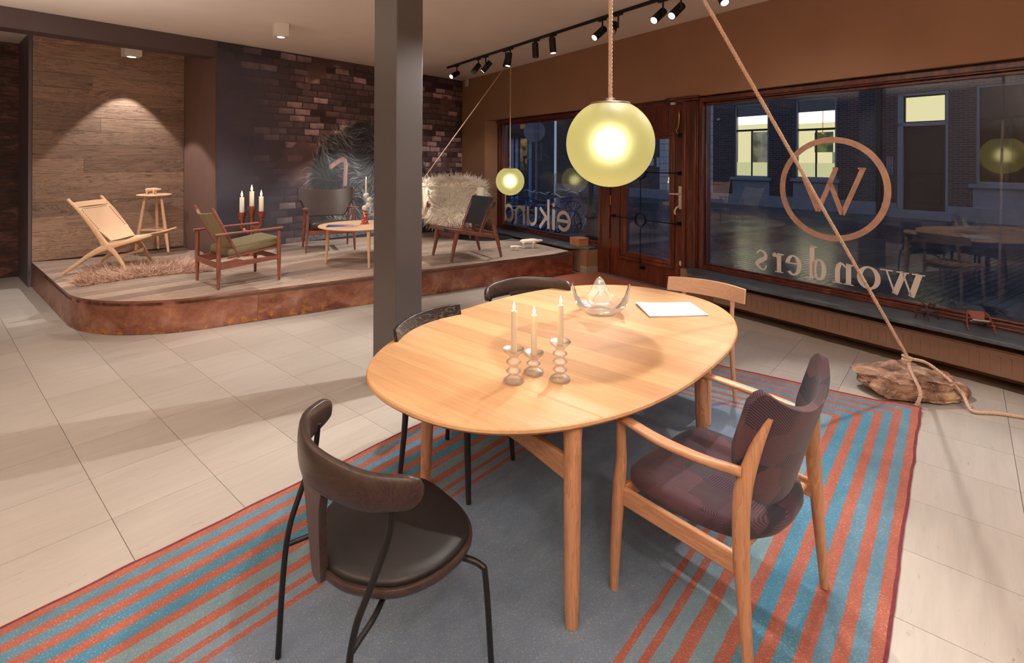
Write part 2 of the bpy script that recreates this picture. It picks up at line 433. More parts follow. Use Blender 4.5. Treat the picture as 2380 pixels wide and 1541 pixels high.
# window wall
for w in (MB().box(5.32, 5.62, -3.3, 9.9, 2.445, ZC-.001),                      # lintel
          MB().prism([(5.32, 8.94), (5.62, 8.56), (5.62, 9.9), (5.32, 9.9)], .335, 2.445),   # splayed pier
          MB().box(5.18, 5.62, 5.76, 9.9, 0, .335), MB().box(5.32, 5.62, -3.3, 4.2, 0, .335), MB().box(5.32, 5.62, -3.3, -1.6, .335, 2.445)):
    struct(w.build('wall_right', BROWN, rz=RW, smooth=0))
p = MB().box(5.165, 5.18, 5.76, 5.885, 0, .095).box(5.165, 5.39, 5.745, 5.76, 0, .095)
struct(p.build('baseboard_right', PLINTHP, rz=RW, bevel=.003))
w = MB().prism([(5.03, -1.6), (5.40, -1.6), (5.40, 4.06), (5.25, 4.06), (5.03, 3.86)], .333, .366)
struct(w.build('window_sill', BLUESTONE, rz=RW, bevel=.006))
w = MB().prism([(5.06, 6.05), (5.24, 5.78), (5.40, 5.78), (5.40, 8.80), (5.06, 9.0)], .337, .372)
struct(w.build('window_sill', BLUESTONE, rz=RW, bevel=.006))

# ---------------------------------------------------------------- shop windows with lettering
def frame(name, s0, s1, zb0, zb1, zt0, zt1, sj):
    m = MB()
    m.box(5.40, 5.52, s0, s1, zt0+.03, zt1).box(5.375, 5.47, s0, s1, zt0+.045, zt1-.012).box(5.44, 5.52, s0, s1, zt0, zt0+.03)
    m.box(5.40, 5.52, s0, s1, zb0, zb1-.02).box(5.385, 5.47, s0, s1, zb0, zb0+.022).box(5.44, 5.52, s0, s1, zb1-.02, zb1)
    for a, b_ in sj:
        m.box(5.40, 5.52, a, b_, zb0, zt1)
        lo, hi = (a, a+.035) if abs(b_-s1) < .01 else (b_-.035, b_)
        m.box(5.44, 5.52, lo-.012, hi+.012, zb0, zt1)
        mid = (a+b_)/2; m.box(5.378, 5.45, mid-.03, mid+.03, zb0, zt1)
    return struct(m.build(name, MAHOG, rz=RW, bevel=.006))
win1 = frame('window_1', 5.74, 8.60, .372, .44, 2.335, 2.44, [(8.42, 8.60)])
MB().box(5.462, 5.468, 5.74, 8.42, .43, 2.35).build('glass_pane', PANE, win1, smooth=0)
win2 = frame('window_2', -1.6, 3.99, .366, .435, 2.335, 2.44, [(3.93, 3.99)])
MB().box(5.462, 5.468, -1.6, 3.92, .425, 2.35).build('glass_pane', PANE, win2, smooth=0)

def strip(cl, wd_):         # 2D stroke: centre line and widths -> quads
    P = [np.array(p, float) for p in cl]; n = len(P); L, R = [], []
    wd_ = wd_ if hasattr(wd_, '__len__') else [wd_]*n
    for i in range(n):
        t = P[min(i+1, n-1)]-P[max(i-1, 0)]; t = t/np.hypot(*t); m = np.array([-t[1], t[0]])*wd_[i]/2
        L.append(P[i]+m); R.append(P[i]-m)
    return [[L[i], R[i], R[i+1], L[i+1]] for i in range(n-1)]
def ringq(cx, cz, ro, ri, a0=0, a1=2*pi, n=28, ri2=None, rz_=None):   # elliptical ring (ro, ri are (rx, rz))
    q = []
    for i in range(n):
        a, b_ = a0+(a1-a0)*i/n, a0+(a1-a0)*(i+1)/n
        q.append([(cx+ro[0]*cos(a), cz+ro[1]*sin(a)), (cx+ri[0]*cos(a), cz+ri[1]*sin(a)), (cx+ri[0]*cos(b_), cz+ri[1]*sin(b_)), (cx+ro[0]*cos(b_), cz+ro[1]*sin(b_))])
    return q
def rect(x0, x1, z0, z1): return [[(x0, z0), (x1, z0), (x1, z1), (x0, z1)]]
def decal(name, quads, mat, parent, d=5.4595):
    m = MB()
    for q in quads: m.prism([(p[0], p[1]) for p in q], 0, .0015)
    for i, (x, z, t) in enumerate(m.v): m.v[i] = (d+t-.0015, x, z)
    return m.build(name, mat, parent, smooth=0)
def sspan(a, b_, v=500): x, y = wp(a, v, 5.458)[0], wp(b_, v, 5.458)[0]; return min(x, y), max(x, y)
# sans letters (x runs along +s, as the street reads it)
B0, XH, AS, ST = .497, .345, .50, .062
def sans(ch, x0, x1):
    q = []; r = XH/2; cz = B0+r; cx = (x0+x1)/2; rx = (x1-x0)/2
    o = ((rx, r), (rx-ST, r-ST))
    if ch == 'e':
        q += ringq(cx, cz, *o, a0=0.0, a1=2*pi-.62) + rect(x0+ST*.6, x1-ST*.1, cz-ST*.42, cz+ST*.42)
    elif ch == 'i': q += rect(x0, x1, B0, B0+XH) + ringq(cx, B0+XH+.075, (.036, .036), (.001, .001), n=16)
    elif ch == 'k': q += rect(x0, x0+ST, B0, B0+AS) + strip([(x0+ST*.7, cz-.02), (x1-ST*.6, B0+XH)], ST) + strip([(x0+ST+.04, cz+.005), (x1-ST*.5, B0)], ST)
    elif ch == 'u': q += rect(x1-ST, x1, B0, B0+XH) + rect(x0, x0+ST, cz, B0+XH) + ringq(cx, B0+rx, (rx, rx), (rx-ST, rx-ST), pi, 2*pi) + rect(x0, x0+ST, B0+rx, cz)
    elif ch == 'n': q += rect(x0, x0+ST, B0, B0+XH) + rect(x1-ST, x1, B0, B0+XH-rx) + ringq(cx, B0+XH-rx, (rx, rx), (rx-ST, rx-ST), 0, pi)
    elif ch == 'd': q += ringq(cx, cz, *o) + rect(x1-ST, x1, B0, B0+AS)
    return q
Q = []
for ch, a, b_ in (('e', 1293.6, 1326), ('i', 1283.3, 1289.8), ('k', 1251.7, 1277), ('u', 1224.5, 1248), ('n', 1197, 1220), ('d', 1171, 1193.6)):
    Q += sans(ch, *sspan(a, b_))
decal('shop_lettering', Q, DECAL, win1)
# serif letters
Bz, Xz, Az = .478, .205, .335
def serif(ch, x0, x1):
    q = []; th, hn = .046, .014; cx = (x0+x1)/2; rx = (x1-x0)/2; r = Xz/2; cz = Bz+r
    def foot(x): return rect(x-.045, x+.045, Bz, Bz+.01)
    def flag(x, z): return [[(x-th/2-.03, z-.012), (x-th/2, z-.026), (x+th/2, z-.02), (x+th/2, z), (x-th/2-.03, z-.006)]]
    if ch == 'w':
        a, b_, c_, d_, e_ = x0+.04, x0+(x1-x0)*.31, x0+(x1-x0)*.52, x0+(x1-x0)*.70, x1-.03; T = Bz+Xz
        q += strip([(a, T), (b_, Bz-.002)], th) + strip([(b_, Bz), (c_, T)], hn) + strip([(c_-.012, T), (d_, Bz-.002)], th) + strip([(d_, Bz), (e_, T)], hn)
        q += rect(x0, a+.055, T-.01, T) + rect(c_-.05, c_+.045, T-.01, T) + rect(e_-.05, x1+.02, T-.01, T)
    elif ch == 'o': q += ringq(cx, cz, (rx, r+.005), (rx-th, r-hn+.003))
    elif ch == 'n':
        q += rect(x0+.025, x0+.025+th, Bz, Bz+Xz-.01) + flag(x0+.025+th/2, Bz+Xz) + foot(x0+.025+th/2)
        xr = x1-.025-th/2; q += rect(xr-th/2, xr+th/2, Bz, Bz+Xz-.07) + foot(xr)
        q += strip([(x0+.06, Bz+Xz-.05), (x0+.1, Bz+Xz-.012), (cx+.02, Bz+Xz-.008), (xr-.012, Bz+Xz-.03), (xr, Bz+Xz-.075)], [hn, .02, .03, .042, th])
    elif ch == 'd':
        q += ringq(x0+(rx-.02), cz, (rx-.02, r+.004), (rx-.02-th, r-hn)) + rect(x1-.02-th, x1-.02, Bz+.004, Bz+Az) + flag(x1-.02-th/2, Bz+Az) + rect(x1-.03, x1+.015, Bz, Bz+.012)
    elif ch == 'e':
        q += ringq(cx, cz, (rx, r+.004), (rx-th, r-hn), .12, 2*pi-.75) + rect(x0+th*.6, x1-.006, cz+.012, cz+.026)
    elif ch == 'r':
        q += rect(x0+.025, x0+.025+th, Bz, Bz+Xz-.01) + flag(x0+.025+th/2, Bz+Xz) + foot(x0+.025+th/2)
        q += strip([(x0+.06, Bz+Xz-.06), (x0+.085, Bz+Xz-.02), (x1-.01, Bz+Xz-.008)], [hn, .02, .03]) + ringq(x1-.012, Bz+Xz-.026, (.022, .022), (.001, .001), n=12)
    elif ch == 's':
        pts = [(x1-.012, Bz+Xz-.04), (x1-.03, Bz+Xz-.01), (cx, Bz+Xz), (x0+.02, Bz+Xz-.03), (x0+.022, Bz+Xz-.075), (cx, cz), (x1-.018, cz-.035), (x1-.012, Bz+.045), (cx, Bz+.004), (x0+.03, Bz+.008), (x0+.008, Bz+.05)]
        cl = spline([(p[0], p[1], 0) for p in pts], 4); q += strip([(p[0], p[1]) for p in cl], lerps([.016, .016, .018, .032, .045, .05, .045, .03, .018, .016, .016], len(cl)))
    return q
Q = []
for ch, a, b_, v in (('w', 2051, 2150, 660), ('o', 1991.6, 2047, 640), ('n', 1934, 1985, 630), ('d', 1877, 1921, 620), ('e', 1825, 1863, 615), ('r', 1797, 1821, 600), ('s', 1757, 1783, 600)):
    Q += serif(ch, *sspan(a, b_, v))
decal('shop_lettering', Q, DECAL, win2)
Q = ringq(2.518, 1.392, (.512, .512), (.455, .455), n=64)
dw = [(2.782, 1.505), (2.640, 1.165), (2.472, 1.60)], [(2.535, 1.47), (2.415, 1.15), (2.235, 1.60)]
for P in dw: Q += strip(P[:2], .046) + strip(P[1:], .046)
Q += rect(2.455, 2.505, 1.588, 1.605) + rect(2.21, 2.28, 1.588, 1.605)
decal('emblem', Q, FOIL, win2)

# ---------------------------------------------------------------- door
dr = struct(MB().box(5.405, 5.52, 5.53, 5.755, 0, 2.43).box(5.39, 5.42, 5.70, 5.75, 0, 2.43).box(5.405, 5.52, 4.2, 5.755, 2.39, 2.447).box(5.385, 5.44, 4.2, 5.77, 2.415, 2.447).build('door_1', MAHOG, rz=RW, bevel=.006))
L = MB().box(5.43, 5.49, 5.22, 5.525, .012, 2.385).box(5.43, 5.49, 4.225, 4.465, .012, 2.385).box(5.43, 5.49, 4.465, 5.22, .012, .385).box(5.43, 5.49, 4.465, 5.22, 1.955, 2.385)
L.box(5.415, 5.45, 4.36, 5.35, 2.03, 2.075)
lf = L.build('door_leaf', MAHOG, dr, bevel=.004)
m = MB()
for g, d0 in ((0.0, 5.412), (.045, 5.422)):
    a, b_, z0, z1 = 4.375+g, 5.365-g, .275+g, 2.035-g; w_ = .035 if g == 0 else .04
    m.box(d0, 5.46, a, a+w_, z0, z1).box(d0, 5.46, b_-w_, b_, z0, z1).box(d0, 5.46, a+w_, b_-w_, z0, z0+w_).box(d0, 5.46, a+w_, b_-w_, z1-w_, z1)
m.build('glazing_bead', MAHOG, lf, bevel=.005)
MB().box(5.46, 5.466, 4.45, 5.24, .37, 1.97).build('glass_pane', PANE, lf, smooth=0)
MB().box(5.38, 5.425, 4.2, 5.70, 0, .014).build('threshold', BLUESTONE, dr, bevel=.004)
for z0 in (1.02, .40):
    MB().tube([(5.424, 5.527, z0), (5.424, 5.527, z0+.13)], .008, 8).build('hinge', BRASS, dr)
gx = 5.365
g = MB(); VS = 4.895; g2 = MB()
ring_z = (.868, 1.508)
for za, zb in ((.205, ring_z[0]-.092), (ring_z[0]+.092, ring_z[1]-.092), (ring_z[1]+.092, 1.9)):
    g.tube([(gx, VS, za), (gx, VS, zb)], .0075, 8)
for rz_ in ring_z:
    g.tube([(gx, VS+.09*cos(2*pi*i/32), rz_+.09*sin(2*pi*i/32)) for i in range(32)], [(.007, .017)]*32, 8, up=(1, 0, 0), closed=True)
    g.tube([(gx, 5.452, rz_), (gx, VS+.092, rz_)], .0075, 8).tube([(gx, VS-.092, rz_), (gx, 4.295, rz_)], .0075, 8)
    for s_ in (5.452, 4.295): g2.tube([(gx-.012, s_, rz_), (5.432, s_, rz_)], .011, 8).tube([(5.405, s_, rz_), (5.432, s_, rz_)], [.024, .03], 16)
g2.tube([(gx-.008, VS, .21), (5.43, VS, .21)], .011, 8).tube([(5.405, VS, .21), (5.432, VS, .21)], [.024, .03], 16)
grille = g.build('door_grille', BLACKIRON, dr)
g2.build('rosette', BLACKIRON, grille)
hp = MB().box(5.422, 5.43, 4.268, 4.318, 1.055, 1.345).build('handle_plate', CREAMPL, dr, bevel=.004)
MB().tube([(5.43, 4.293, 1.245), (5.385, 4.293, 1.245), (5.378, 4.305, 1.245), (5.375, 4.42, 1.242)], [.011, .011, .011, .009], 10).build('lever', CREAMPL, hp)
MB().tube(spline([(5.42, 4.30, 1.08), (5.395, 4.32, 1.075), (5.388, 4.345, 1.02), (5.395, 4.34, .985)], 4), .012, 10).build('latch_knob', CREAMPL, dr)
MB().ball((5.425, 4.285, .37), (.008, .022, .034), 14, 8).build('keyhole_cover', CREAMPL, dr)
MB().tube(spline([(5.41, 4.30, 2.30), (5.40, 4.29, 2.24), (5.40, 4.30, 2.10), (5.40, 4.335, 2.04), (5.39, 4.26, 1.99)], 5), .011, 10).build('door_closer', BRASS, dr)
MB().tube([(5.42, 4.265, 1.985), (5.375, 4.265, 1.985)], [.03, .03], 16).build('closer_roller', BLACKIRON, dr)
MB().box(5.36, 5.40, 4.33, 4.40, 2.375, 2.41).build('door_contact', CREAMPL, dr, bevel=.004)
# post between door and big window, with its moulded capital
m = MB().box(5.36, 5.52, 3.99, 4.21, .366, 2.40).box(5.335, 5.37, 4.15, 4.20, .366, 2.40).box(5.335, 5.37, 4.00, 4.045, .366, 2.40)
m.box(5.31, 5.52, 3.96, 4.30, 2.40, 2.425).box(5.285, 5.52, 3.93, 4.42, 2.425, 2.452)
struct(m.build('trim_3', MAHOG, rz=RW, bevel=.006))

# ---------------------------------------------------------------- column
cb = np.array([-.833, 3.75, 0])
col_ = MB().box(0, .24, 0, .277, 0, ZC-.001)
column = struct(col_.build('trim_4', COLP, loc=cb, rz=RT, bevel=.004))
column.name = 'column'
# white sensor in the corner under the ceiling
pz = onplane(1083.5, 193, 5.30*W2, W2)
sn = MB().tube([(0, 0, 0), (.06, 0, 0)], [.085, .07], 20).build('alarm_sensor', CREAMPL, None, tuple(pz), RW, bevel=.015)
tag(sn, 'small round white sensor in the upper corner of the brown wall', 'sensor')
# ---------------------------------------------------------------- street and the houses across
AF = radians(-36); RF = -AF
FP = at(1786, 481, -.15); FN = np.array([cos(RF), sin(RF), 0]); FY = np.array([-sin(RF), cos(RF), 0])
def fq(u, v, x=0.0):
    p = onplane(u, v, FP+FN*x, FN); return float((p-FP) @ FY), float(p[2])
def m_cobble():
    t = NT('wet_cobbles'); v = t.coord((1, 1, 1), jitter=False)
    b = t.n('TexBrick', {'Vector': v, 'Color1': S(86, 82, 80), 'Color2': S(50, 49, 51), 'Mortar': S(16, 16, 17), 'Scale': 1.0, 'Mortar Size': .018, 'Brick Width': .21, 'Row Height': .11, 'Mortar Smooth': .6})
    n = t.noise(v, 26, 3)
    h = t.math('ADD', t.math('MULTIPLY', b.outputs['Fac'], -1.0), t.math('MULTIPLY', n, .5))
    t.bump(h, .4, .012)
    return t.fin(b.outputs['Color'], t.ramp(t.noise(v, .7, 3), [(.3, (.12, .12, .12, 1)), (.7, (.30, .30, .30, 1))]))
st = MB().box(5.66, 70, -45, 60, -.35, -.15); struct(st.build('street', m_cobble(), rz=RW, smooth=0))
def m_brickwall():
    t = NT('dark_brick'); c = t.n('TexCoord').outputs['Object']; sp = t.n('SeparateXYZ', {0: c}); v = t.n('CombineXYZ', {0: sp.outputs['Y'], 1: sp.outputs['Z'], 2: 0.0}).outputs[0]
    b = t.n('TexBrick', {'Vector': v, 'Color1': S(92, 76, 74), 'Color2': S(66, 58, 60), 'Mortar': S(120, 112, 110), 'Scale': 1.0, 'Mortar Size': .011, 'Brick Width': .24, 'Row Height': .075})
    t.bump(b.outputs['Fac'], .5, .01)
    return t.fin(b.outputs['Color'], .8)
BRICKW = m_brickwall()
STONE = plain('grey_stone', S(150, 152, 158), .7, var=.12, scale=3)
QUOIN = plain('white_painted_quoin', S(205, 204, 206), .7, var=.06)
FRAMEW = plain('house_window_frame', S(160, 160, 165), .5, var=.04)
FRAMED = plain('house_dark_frame', S(30, 28, 30), .4, var=.1)
DARKPANE = NT('dark_house_pane').fin(S(24, 26, 30), .08)
BLIND = plain('dark_blind', S(64, 62, 64), .7, var=.05)
def emis(name, c, s_, noise=None):
    t = NT(name); e = t.n('Emission', {'Color': c, 'Strength': s_})
    if noise: t.set(e.inputs['Color'], t.ramp(t.noise(t.coord((1, 1, 1)), noise[0], 3), [(.35, noise[1]), (.65, c)]))
    t.t.links.new(e.outputs[0], t.out.inputs['Surface']); return t.m
ROOM_HI = emis('lit_ceiling', S(255, 240, 214), 2.6)
ROOM_MID = emis('lit_room_wall', S(226, 214, 160), 1.3)
ROOM_FILM = emis('lit_frosted_film', S(208, 204, 150), 1.1)
ROOM_PIC = emis('lit_painting', S(176, 172, 140), .6, (1.6, S(92, 84, 60)))
ROOM_GRN = emis('lit_green_painting', S(150, 160, 60), .5, (3.0, S(50, 70, 30)))
house = thing('brick_house', 'dark brick town house across the street with lit tall windows', 'house', tuple(FP), RF)
house.location = (FP[0], FP[1], 0)
def opening(u0, u1, v0, v1):
    um, vm = (u0+u1)/2, (v0+v1)/2
    a, b_ = fq(u0, vm)[0], fq(u1, vm)[0]; return min(a, b_), max(a, b_), fq(um, v1)[1], fq(um, v0)[1]
W1o = opening(1706.5, 1786, 242, 412.5); W2o = opening(1848, 1944, 228, 416); DO = opening(2086, 2204, 215, 489); W4o = opening(2268, 2432, 192, 430)
YL, YR, ZT = fq(1293, 450)[0], fq(2640, 450)[0], 7.5
m = MB(); ops = sorted([W1o, W2o, DO, W4o]); y = YR
for a, b_, z0, z1 in ops:
    m.box(0, .3, y, a, -.15, ZT); m.box(0, .3, a, b_, -.15, z0); m.box(0, .3, a, b_, z1, ZT); y = b_
m.box(0, .3, y, YL, -.15, ZT)
m.build('facade', BRICKW, house, smooth=0)
def fbox(name, mat, x0, x1, y0, y1, z0, z1, parent=house, bevel=.006):
    return MB().box(x0, x1, min(y0, y1), max(y0, y1), z0, z1).build(name, mat, parent, bevel=bevel, smooth=0)
# plinth and quoins
y = YR
for a, b_ in ((YR, DO[0]), (DO[1], YL)): fbox('plinth', STONE, -.07, 0, a, b_, -.15, .30)
for ua, ub in ((1534, 1555), (1640, 1658)):
    a, b_ = fq(ua, 420)[0], fq(ub, 420)[0]; z = .30; k = 0
    while z < 5.4:
        fbox('quoin', QUOIN, -.04, 0, a, b_, z, z+.30, bevel=.012); z += .315; k += 1
def house_window(op, lit, split, paint):
    a, b_, z0, z1 = op; t = .07; mid = (a+b_)/2; zs = z0+(z1-z0)*split
    fr = MB().box(.05, .14, a, a+t, z0, z1).box(.05, .14, b_-t, b_, z0, z1).box(.05, .14, a, b_, z1-t, z1).box(.05, .14, a, b_, z0, z0+t)
    f_ = fr.build('window_frame', FRAMEW, house, smooth=0)
    d_ = MB().box(.07, .13, a+t, b_-t, zs-.04, zs+.04).box(.07, .13, mid-.025, mid+.025, z0+t, zs)
    d_.build('glazing_bar', FRAMED, f_, smooth=0)
    MB().box(.10, .105, a+t, b_-t, z0+t, z1-t).build('pane', PANE if lit else DARKPANE, f_, smooth=0)
    MB().box(.12, .135, a+t, b_-t, z1-t-(.42 if lit else 1.0), z1-t).build('blind', BLIND, f_, smooth=0)
    MB().box(-.12, .1, a-.14, b_+.14, z0-.12, z0).build('sill', STONE, house, bevel=.01, smooth=0)
    MB().box(-.02, .0, a-.06, b_+.06, .30, z0-.12).build('window_apron', STONE, house, smooth=0)
    if lit:
        r = MB().box(1.6, 1.62, a-1.2, b_+1.2, z0-.5, zs+.35).build('lit_room', ROOM_MID, house, smooth=0)
        MB().box(.4, 1.6, a-1.2, b_+1.2, zs+1.35, zs+1.37).box(1.55, 1.6, a-1.2, b_+1.2, zs+.35, zs+1.4).build('lit_ceiling', ROOM_HI, r, smooth=0)
        MB().box(.108, .112, a+t, b_-t, z0+t, z0+.32*(zs-z0)).build('frosted_film', ROOM_FILM, f_, smooth=0)
        for (p0, p1, q0, q1, mt) in paint:
            MB().box(1.50, 1.59, b_-(b_-a)*p0+.1, b_-(b_-a)*p1+.1, z0+(zs-z0)*q0, z0+(zs-z0)*q1).build('painting', mt, r, smooth=0)
house_window(W1o, True, .645, [(.0, .75, .25, 1.0, ROOM_PIC)])
house_window(W2o, True, .615, [(.1, .55, .55, .98, ROOM_GRN), (.62, 1.0, .6, .98, ROOM_GRN), (.55, 1.0, .22, .55, ROOM_PIC)])
house_window(W4o, False, .66, [])
# chandelier behind the second lit window
cy = (W2o[0]+W2o[1])/2+.12; cz = W2o[2]+(W2o[3]-W2o[2])*.50
ch = MB().tube([(.9, cy, cz+2), (.9, cy, cz+.25)], .012, 6)
for k in range(8):
    a = 2*pi*k/8
    ch.tube(spline([(.9, cy, cz), (.9+.13*cos(a), cy+.13*sin(a), cz-.06), (.9+.24*cos(a), cy+.24*sin(a), cz+.05)], 4), .011, 6).tube([(.9+.24*cos(a), cy+.24*sin(a), cz+.05), (.9+.24*cos(a), cy+.24*sin(a), cz+.17)], .014, 6)
ch.ball((.9, cy, cz-.05), .06, 10, 6).ball((.9, cy, cz+.2), .045, 10, 6)
o = ch.build('chandelier', BRASS, None, tuple(house.location), RF); tag(o, 'brass chandelier hanging behind the second lit window of the brick house', 'chandelier')
# house door with lit fanlight
a, b_, z0, z1 = DO; zs = z0+(z1-z0)*.735
fr = MB().box(-.01, .2, b_-.15, b_, z0, z1).box(-.01, .2, a, a+.07, z0, z1).box(-.01, .2, a, b_, zs-.07, zs+.05).box(-.01, .2, a, b_, z1-.08, z1)
f_ = fr.build('door_frame', FRAMEW, house, bevel=.006, smooth=0)
MB().box(.12, .18, a+.07, b_-.15, z0, zs-.07).box(.09, .12, a+.2, b_-.3, z0+.25, z0+1.0).box(.09, .12, a+.2, b_-.3, z0+1.15, zs-.3).build('front_door', FRAMED, house, bevel=.008, smooth=0)
MB().box(.08, .15, a+.07, a+.11, zs+.05, z1-.08).box(.08, .15, b_-.19, b_-.15, zs+.05, z1-.08).box(.08, .15, a+.07, b_-.15, zs+.05, zs+.09).box(.08, .15, a+.07, b_-.15, z1-.12, z1-.08).build('fanlight_frame', FRAMED, f_, smooth=0)
MB().box(.10, .105, a+.1, b_-.18, zs+.08, z1-.11).build('pane', PANE, f_, smooth=0)
MB().box(1.2, 1.22, a-.8, b_+.8, zs-.3, z1+.8).build('lit_hall', ROOM_MID, house, smooth=0)
MB().box(-.45, .12, a-.2, b_+.1, -.15, z0).build('door_step', STONE, house, bevel=.012, smooth=0)
# downpipe, number plate
dp = MB().tube([(-.08, fq(2045, 330)[0], -.1), (-.08, fq(2045, 330)[0], 7.4)], .07, 10)
dp.build('downpipe', FRAMED, house)
s0, s1 = fq(2061, 385)[0], fq(2076.5, 385)[0]; zt, zb = fq(2068, 364)[1], fq(2068, 406)[1]
sg = MB().box(-.035, -.01, s1, s0, zb, zt).build('number_plate', STONE, house, bevel=.008, smooth=0)
for k, txt in enumerate(('50', '52', '54', '56', '58')):
    cu = bpy.data.curves.new('numeral', 'FONT'); cu.body = txt; cu.size = .145; cu.align_x = 'CENTER'; cu.align_y = 'CENTER'; cu.extrude = .002
    to = bpy.data.objects.new('tmp', cu); COL.objects.link(to)
    dg = bpy.context.evaluated_depsgraph_get(); me = bpy.data.meshes.new_from_object(to.evaluated_get(dg)); bpy.data.objects.remove(to)
    vs = [(-.037-v.co.z, (s0+s1)/2 - v.co.x, zt-(k+.5)*(zt-zb)/5 + v.co.y) for v in me.vertices]
    MB().add(vs, [tuple(p.vertices) for p in me.polygons]).build('numeral', FRAMED, sg, smooth=0)
lampo = MB().ball((-.06, fq(1672, 278)[0], fq(1672, 278)[1]), (.06, .08, .06), 12, 8).build('wall_lamp', QUOIN, house)
nb = MB()
for u0, u1, v0, v1 in ((1507, 1520, 369, 385), (1527, 1533, 366, 388)):
    q = opening(u0, u1, v0, v1); nb.box(-.03, 0, *q)
nb.build('notice_board', QUOIN, house, smooth=0)

# darker shop house on the left, seen through the small window
c0 = np.array([-1.6, 25.0, 0])
sh = thing('corner_shop', 'dark shop house far behind the bicycles, one narrow window lit', 'house', tuple(c0))
def LX(u, Y=25.0): return (u-CX)/F*Y - c0[0]
def LZ(v, Y=25.0): return H-(v-VH)/F*Y
m = MB(); lx0, lx1 = LX(1209), LX(1226)
m.box(-1.5, lx0, 0, .4, -.15, 8).box(lx1, LX(1288), 0, .4, -.15, 8).box(lx0, lx1, 0, .4, LZ(286), 8).box(lx0, lx1, 0, .4, -.15, LZ(396))
m.build('facade', plain('dark_shop_paint', S(70, 70, 76), .6, var=.2, scale=2), sh, smooth=0)
BLUEP = plain('blue_grey_pilaster', S(150, 170, 214), .6, var=.08)
for u in (1190.5, 1201, 1232): MB().box(LX(u)-.07, LX(u)+.07, -.12, 0, -.15, LZ(318)).build('pilaster', BLUEP, sh, bevel=.01, smooth=0)
MB().box(-1.5, LX(1240), -.3, 0, LZ(322), LZ(300)).build('fascia', FRAMED, sh, bevel=.01, smooth=0)
MB().box(lx0-.4, lx1+.4, 1.2, 1.22, LZ(420), LZ(270)).build('lit_display', emis('lit_display', S(200, 170, 120), .35, (2.2, S(60, 40, 30))), sh, smooth=0)
for u, v, r, c in ((1212, 378, .09, S(225, 220, 210)), (1219, 365, .08, S(190, 70, 90)), (1221, 383, .09, S(120, 170, 130)), (1214, 392, .07, S(210, 200, 160))):
    MB().ball((LX(u), .7, LZ(v)), r, 10, 8).tube([(LX(u), .7, LZ(v)-.3), (LX(u), .7, LZ(v))], .05, 8).build('display_vase', plain('vase', c, .4), sh)
# traffic sign seen from behind
GALV = plain('galvanised_steel', S(120, 124, 130), .4, .6, var=.08)
sx, sy = aty(1247, 374, 15.4)[:2]
sgn = thing('traffic_sign', 'back of a round traffic sign with an empty square frame on its pole', 'sign', (sx, sy, -.15))
MB().tube([(0, 0, 0), (0, 0, 3.4)], .03, 10).build('pole', GALV, sgn)
dz = 1.8-(305-VH)/F*15.4
MB().tube([(-.06, .04, dz), (-.06, .065, dz)], .31, 32).build('disc', plain('sign_back', S(130, 140, 150), .5, var=.05), sgn)
MB().tube([(-.06+.31*cos(2*pi*i/40), .05, dz+.31*sin(2*pi*i/40)) for i in range(40)], .014, 6, up=(0, 1, 0), closed=True).build('rim', GALV, sgn)
z0, z1 = 1.8-(371-VH)/F*15.4, 1.8-(333-VH)/F*15.4
MB().tube([(-.25, .05, z0), (.14, .05, z0), (.14, .05, z1), (-.25, .05, z1)], .014, 6, up=(0, 1, 0), closed=True).build('square_frame', GALV, sgn)
# bicycles at the rack
BK1 = plain('blue_bike_paint', S(62, 92, 170), .3, .2, var=.1); TYRE = plain('tyre', S(40, 44, 54), .7); CHR = plain('chrome', S(200, 205, 215), .2, 1.0)
def bicycle():
    b = thing('bicycle', '', 'bicycle')
    R_ = .34
    for x in (-.52, .52):
        w_ = MB().tube([(x+R_*cos(2*pi*i/28), 0, R_+R_*sin(2*pi*i/28)) for i in range(28)], .02, 6, up=(0, 1, 0), closed=True).build('wheel', TYRE, b)
        sp = MB()
        for k in range(8):
            a = pi*k/8; sp.tube([(x+.32*cos(a), 0, R_+.32*sin(a)), (x-.32*cos(a), 0, R_-.32*sin(a))], .003, 4)
        sp.build('spokes', CHR, w_)
    f = MB()
    for p, q in (((-.52, R_), (-.12, .30)), ((-.12, .30), (-.24, .86)), ((-.22, .78), (-.52, R_)), ((-.12, .30), (.36, .70)), ((-.23, .80), (.35, .82)), ((.33, .92), (.52, R_))):
        f.tube([(p[0], 0, p[1]), (q[0], 0, q[1])], .018, 8)
    f.build('frame', BK1, b)
    MB().tube(spline([(.20, -.28, 1.02), (.30, -.24, 1.03), (.34, 0, .98), (.30, .24, 1.03), (.20, .28, 1.02)], 4), .012, 8).build('handlebar', CHR, b)
    MB().ball((-.25, 0, .92), (.14, .08, .04), 12, 6).build('saddle', TYRE, b)
    MB().tube([(-.8, 0, .72), (-.3, 0, .72)], (.07, .012), 6).build('carrier', CHR, b)
    return b
spots_b = [(1214, 13.6, 24), (1244, 12.7, 24), (1272, 11.8, 20), (1296, 14.4, 26), (1322, 13.2, 22)]
bike = bicycle(); order = ['nearest the left window jamb', 'second from the left', 'in the middle of the row', 'fourth from the left', 'at the right end of the row']
for i, (u, Y, a) in enumerate(spots_b):
    o = bike if i == 0 else copy_tree(bike)
    o.location = ((u-CX)/F*Y, Y, -.15); o.rotation_euler = (radians(random.uniform(-6, 6)), 0, radians(a))
    o['label'] = 'dark blue bicycle parked outside the small window, '+order[i]; o['group'] = 'bicycles outside the small window'
bx, by = aty(1374, 374, 11.9)[:2]
bo = MB().lathe([(.17, 0), (.17, .10), (.12, .16), (.10, .5), (.14, .56), (.10, .62), (.06, .75), (.05, 2.9)], 14).build('street_lamp_post', BLACKIRON, None, (bx, by, -.15))
tag(bo, 'dark cast-iron lamp post base outside, left of the glazed door', 'lamp post')

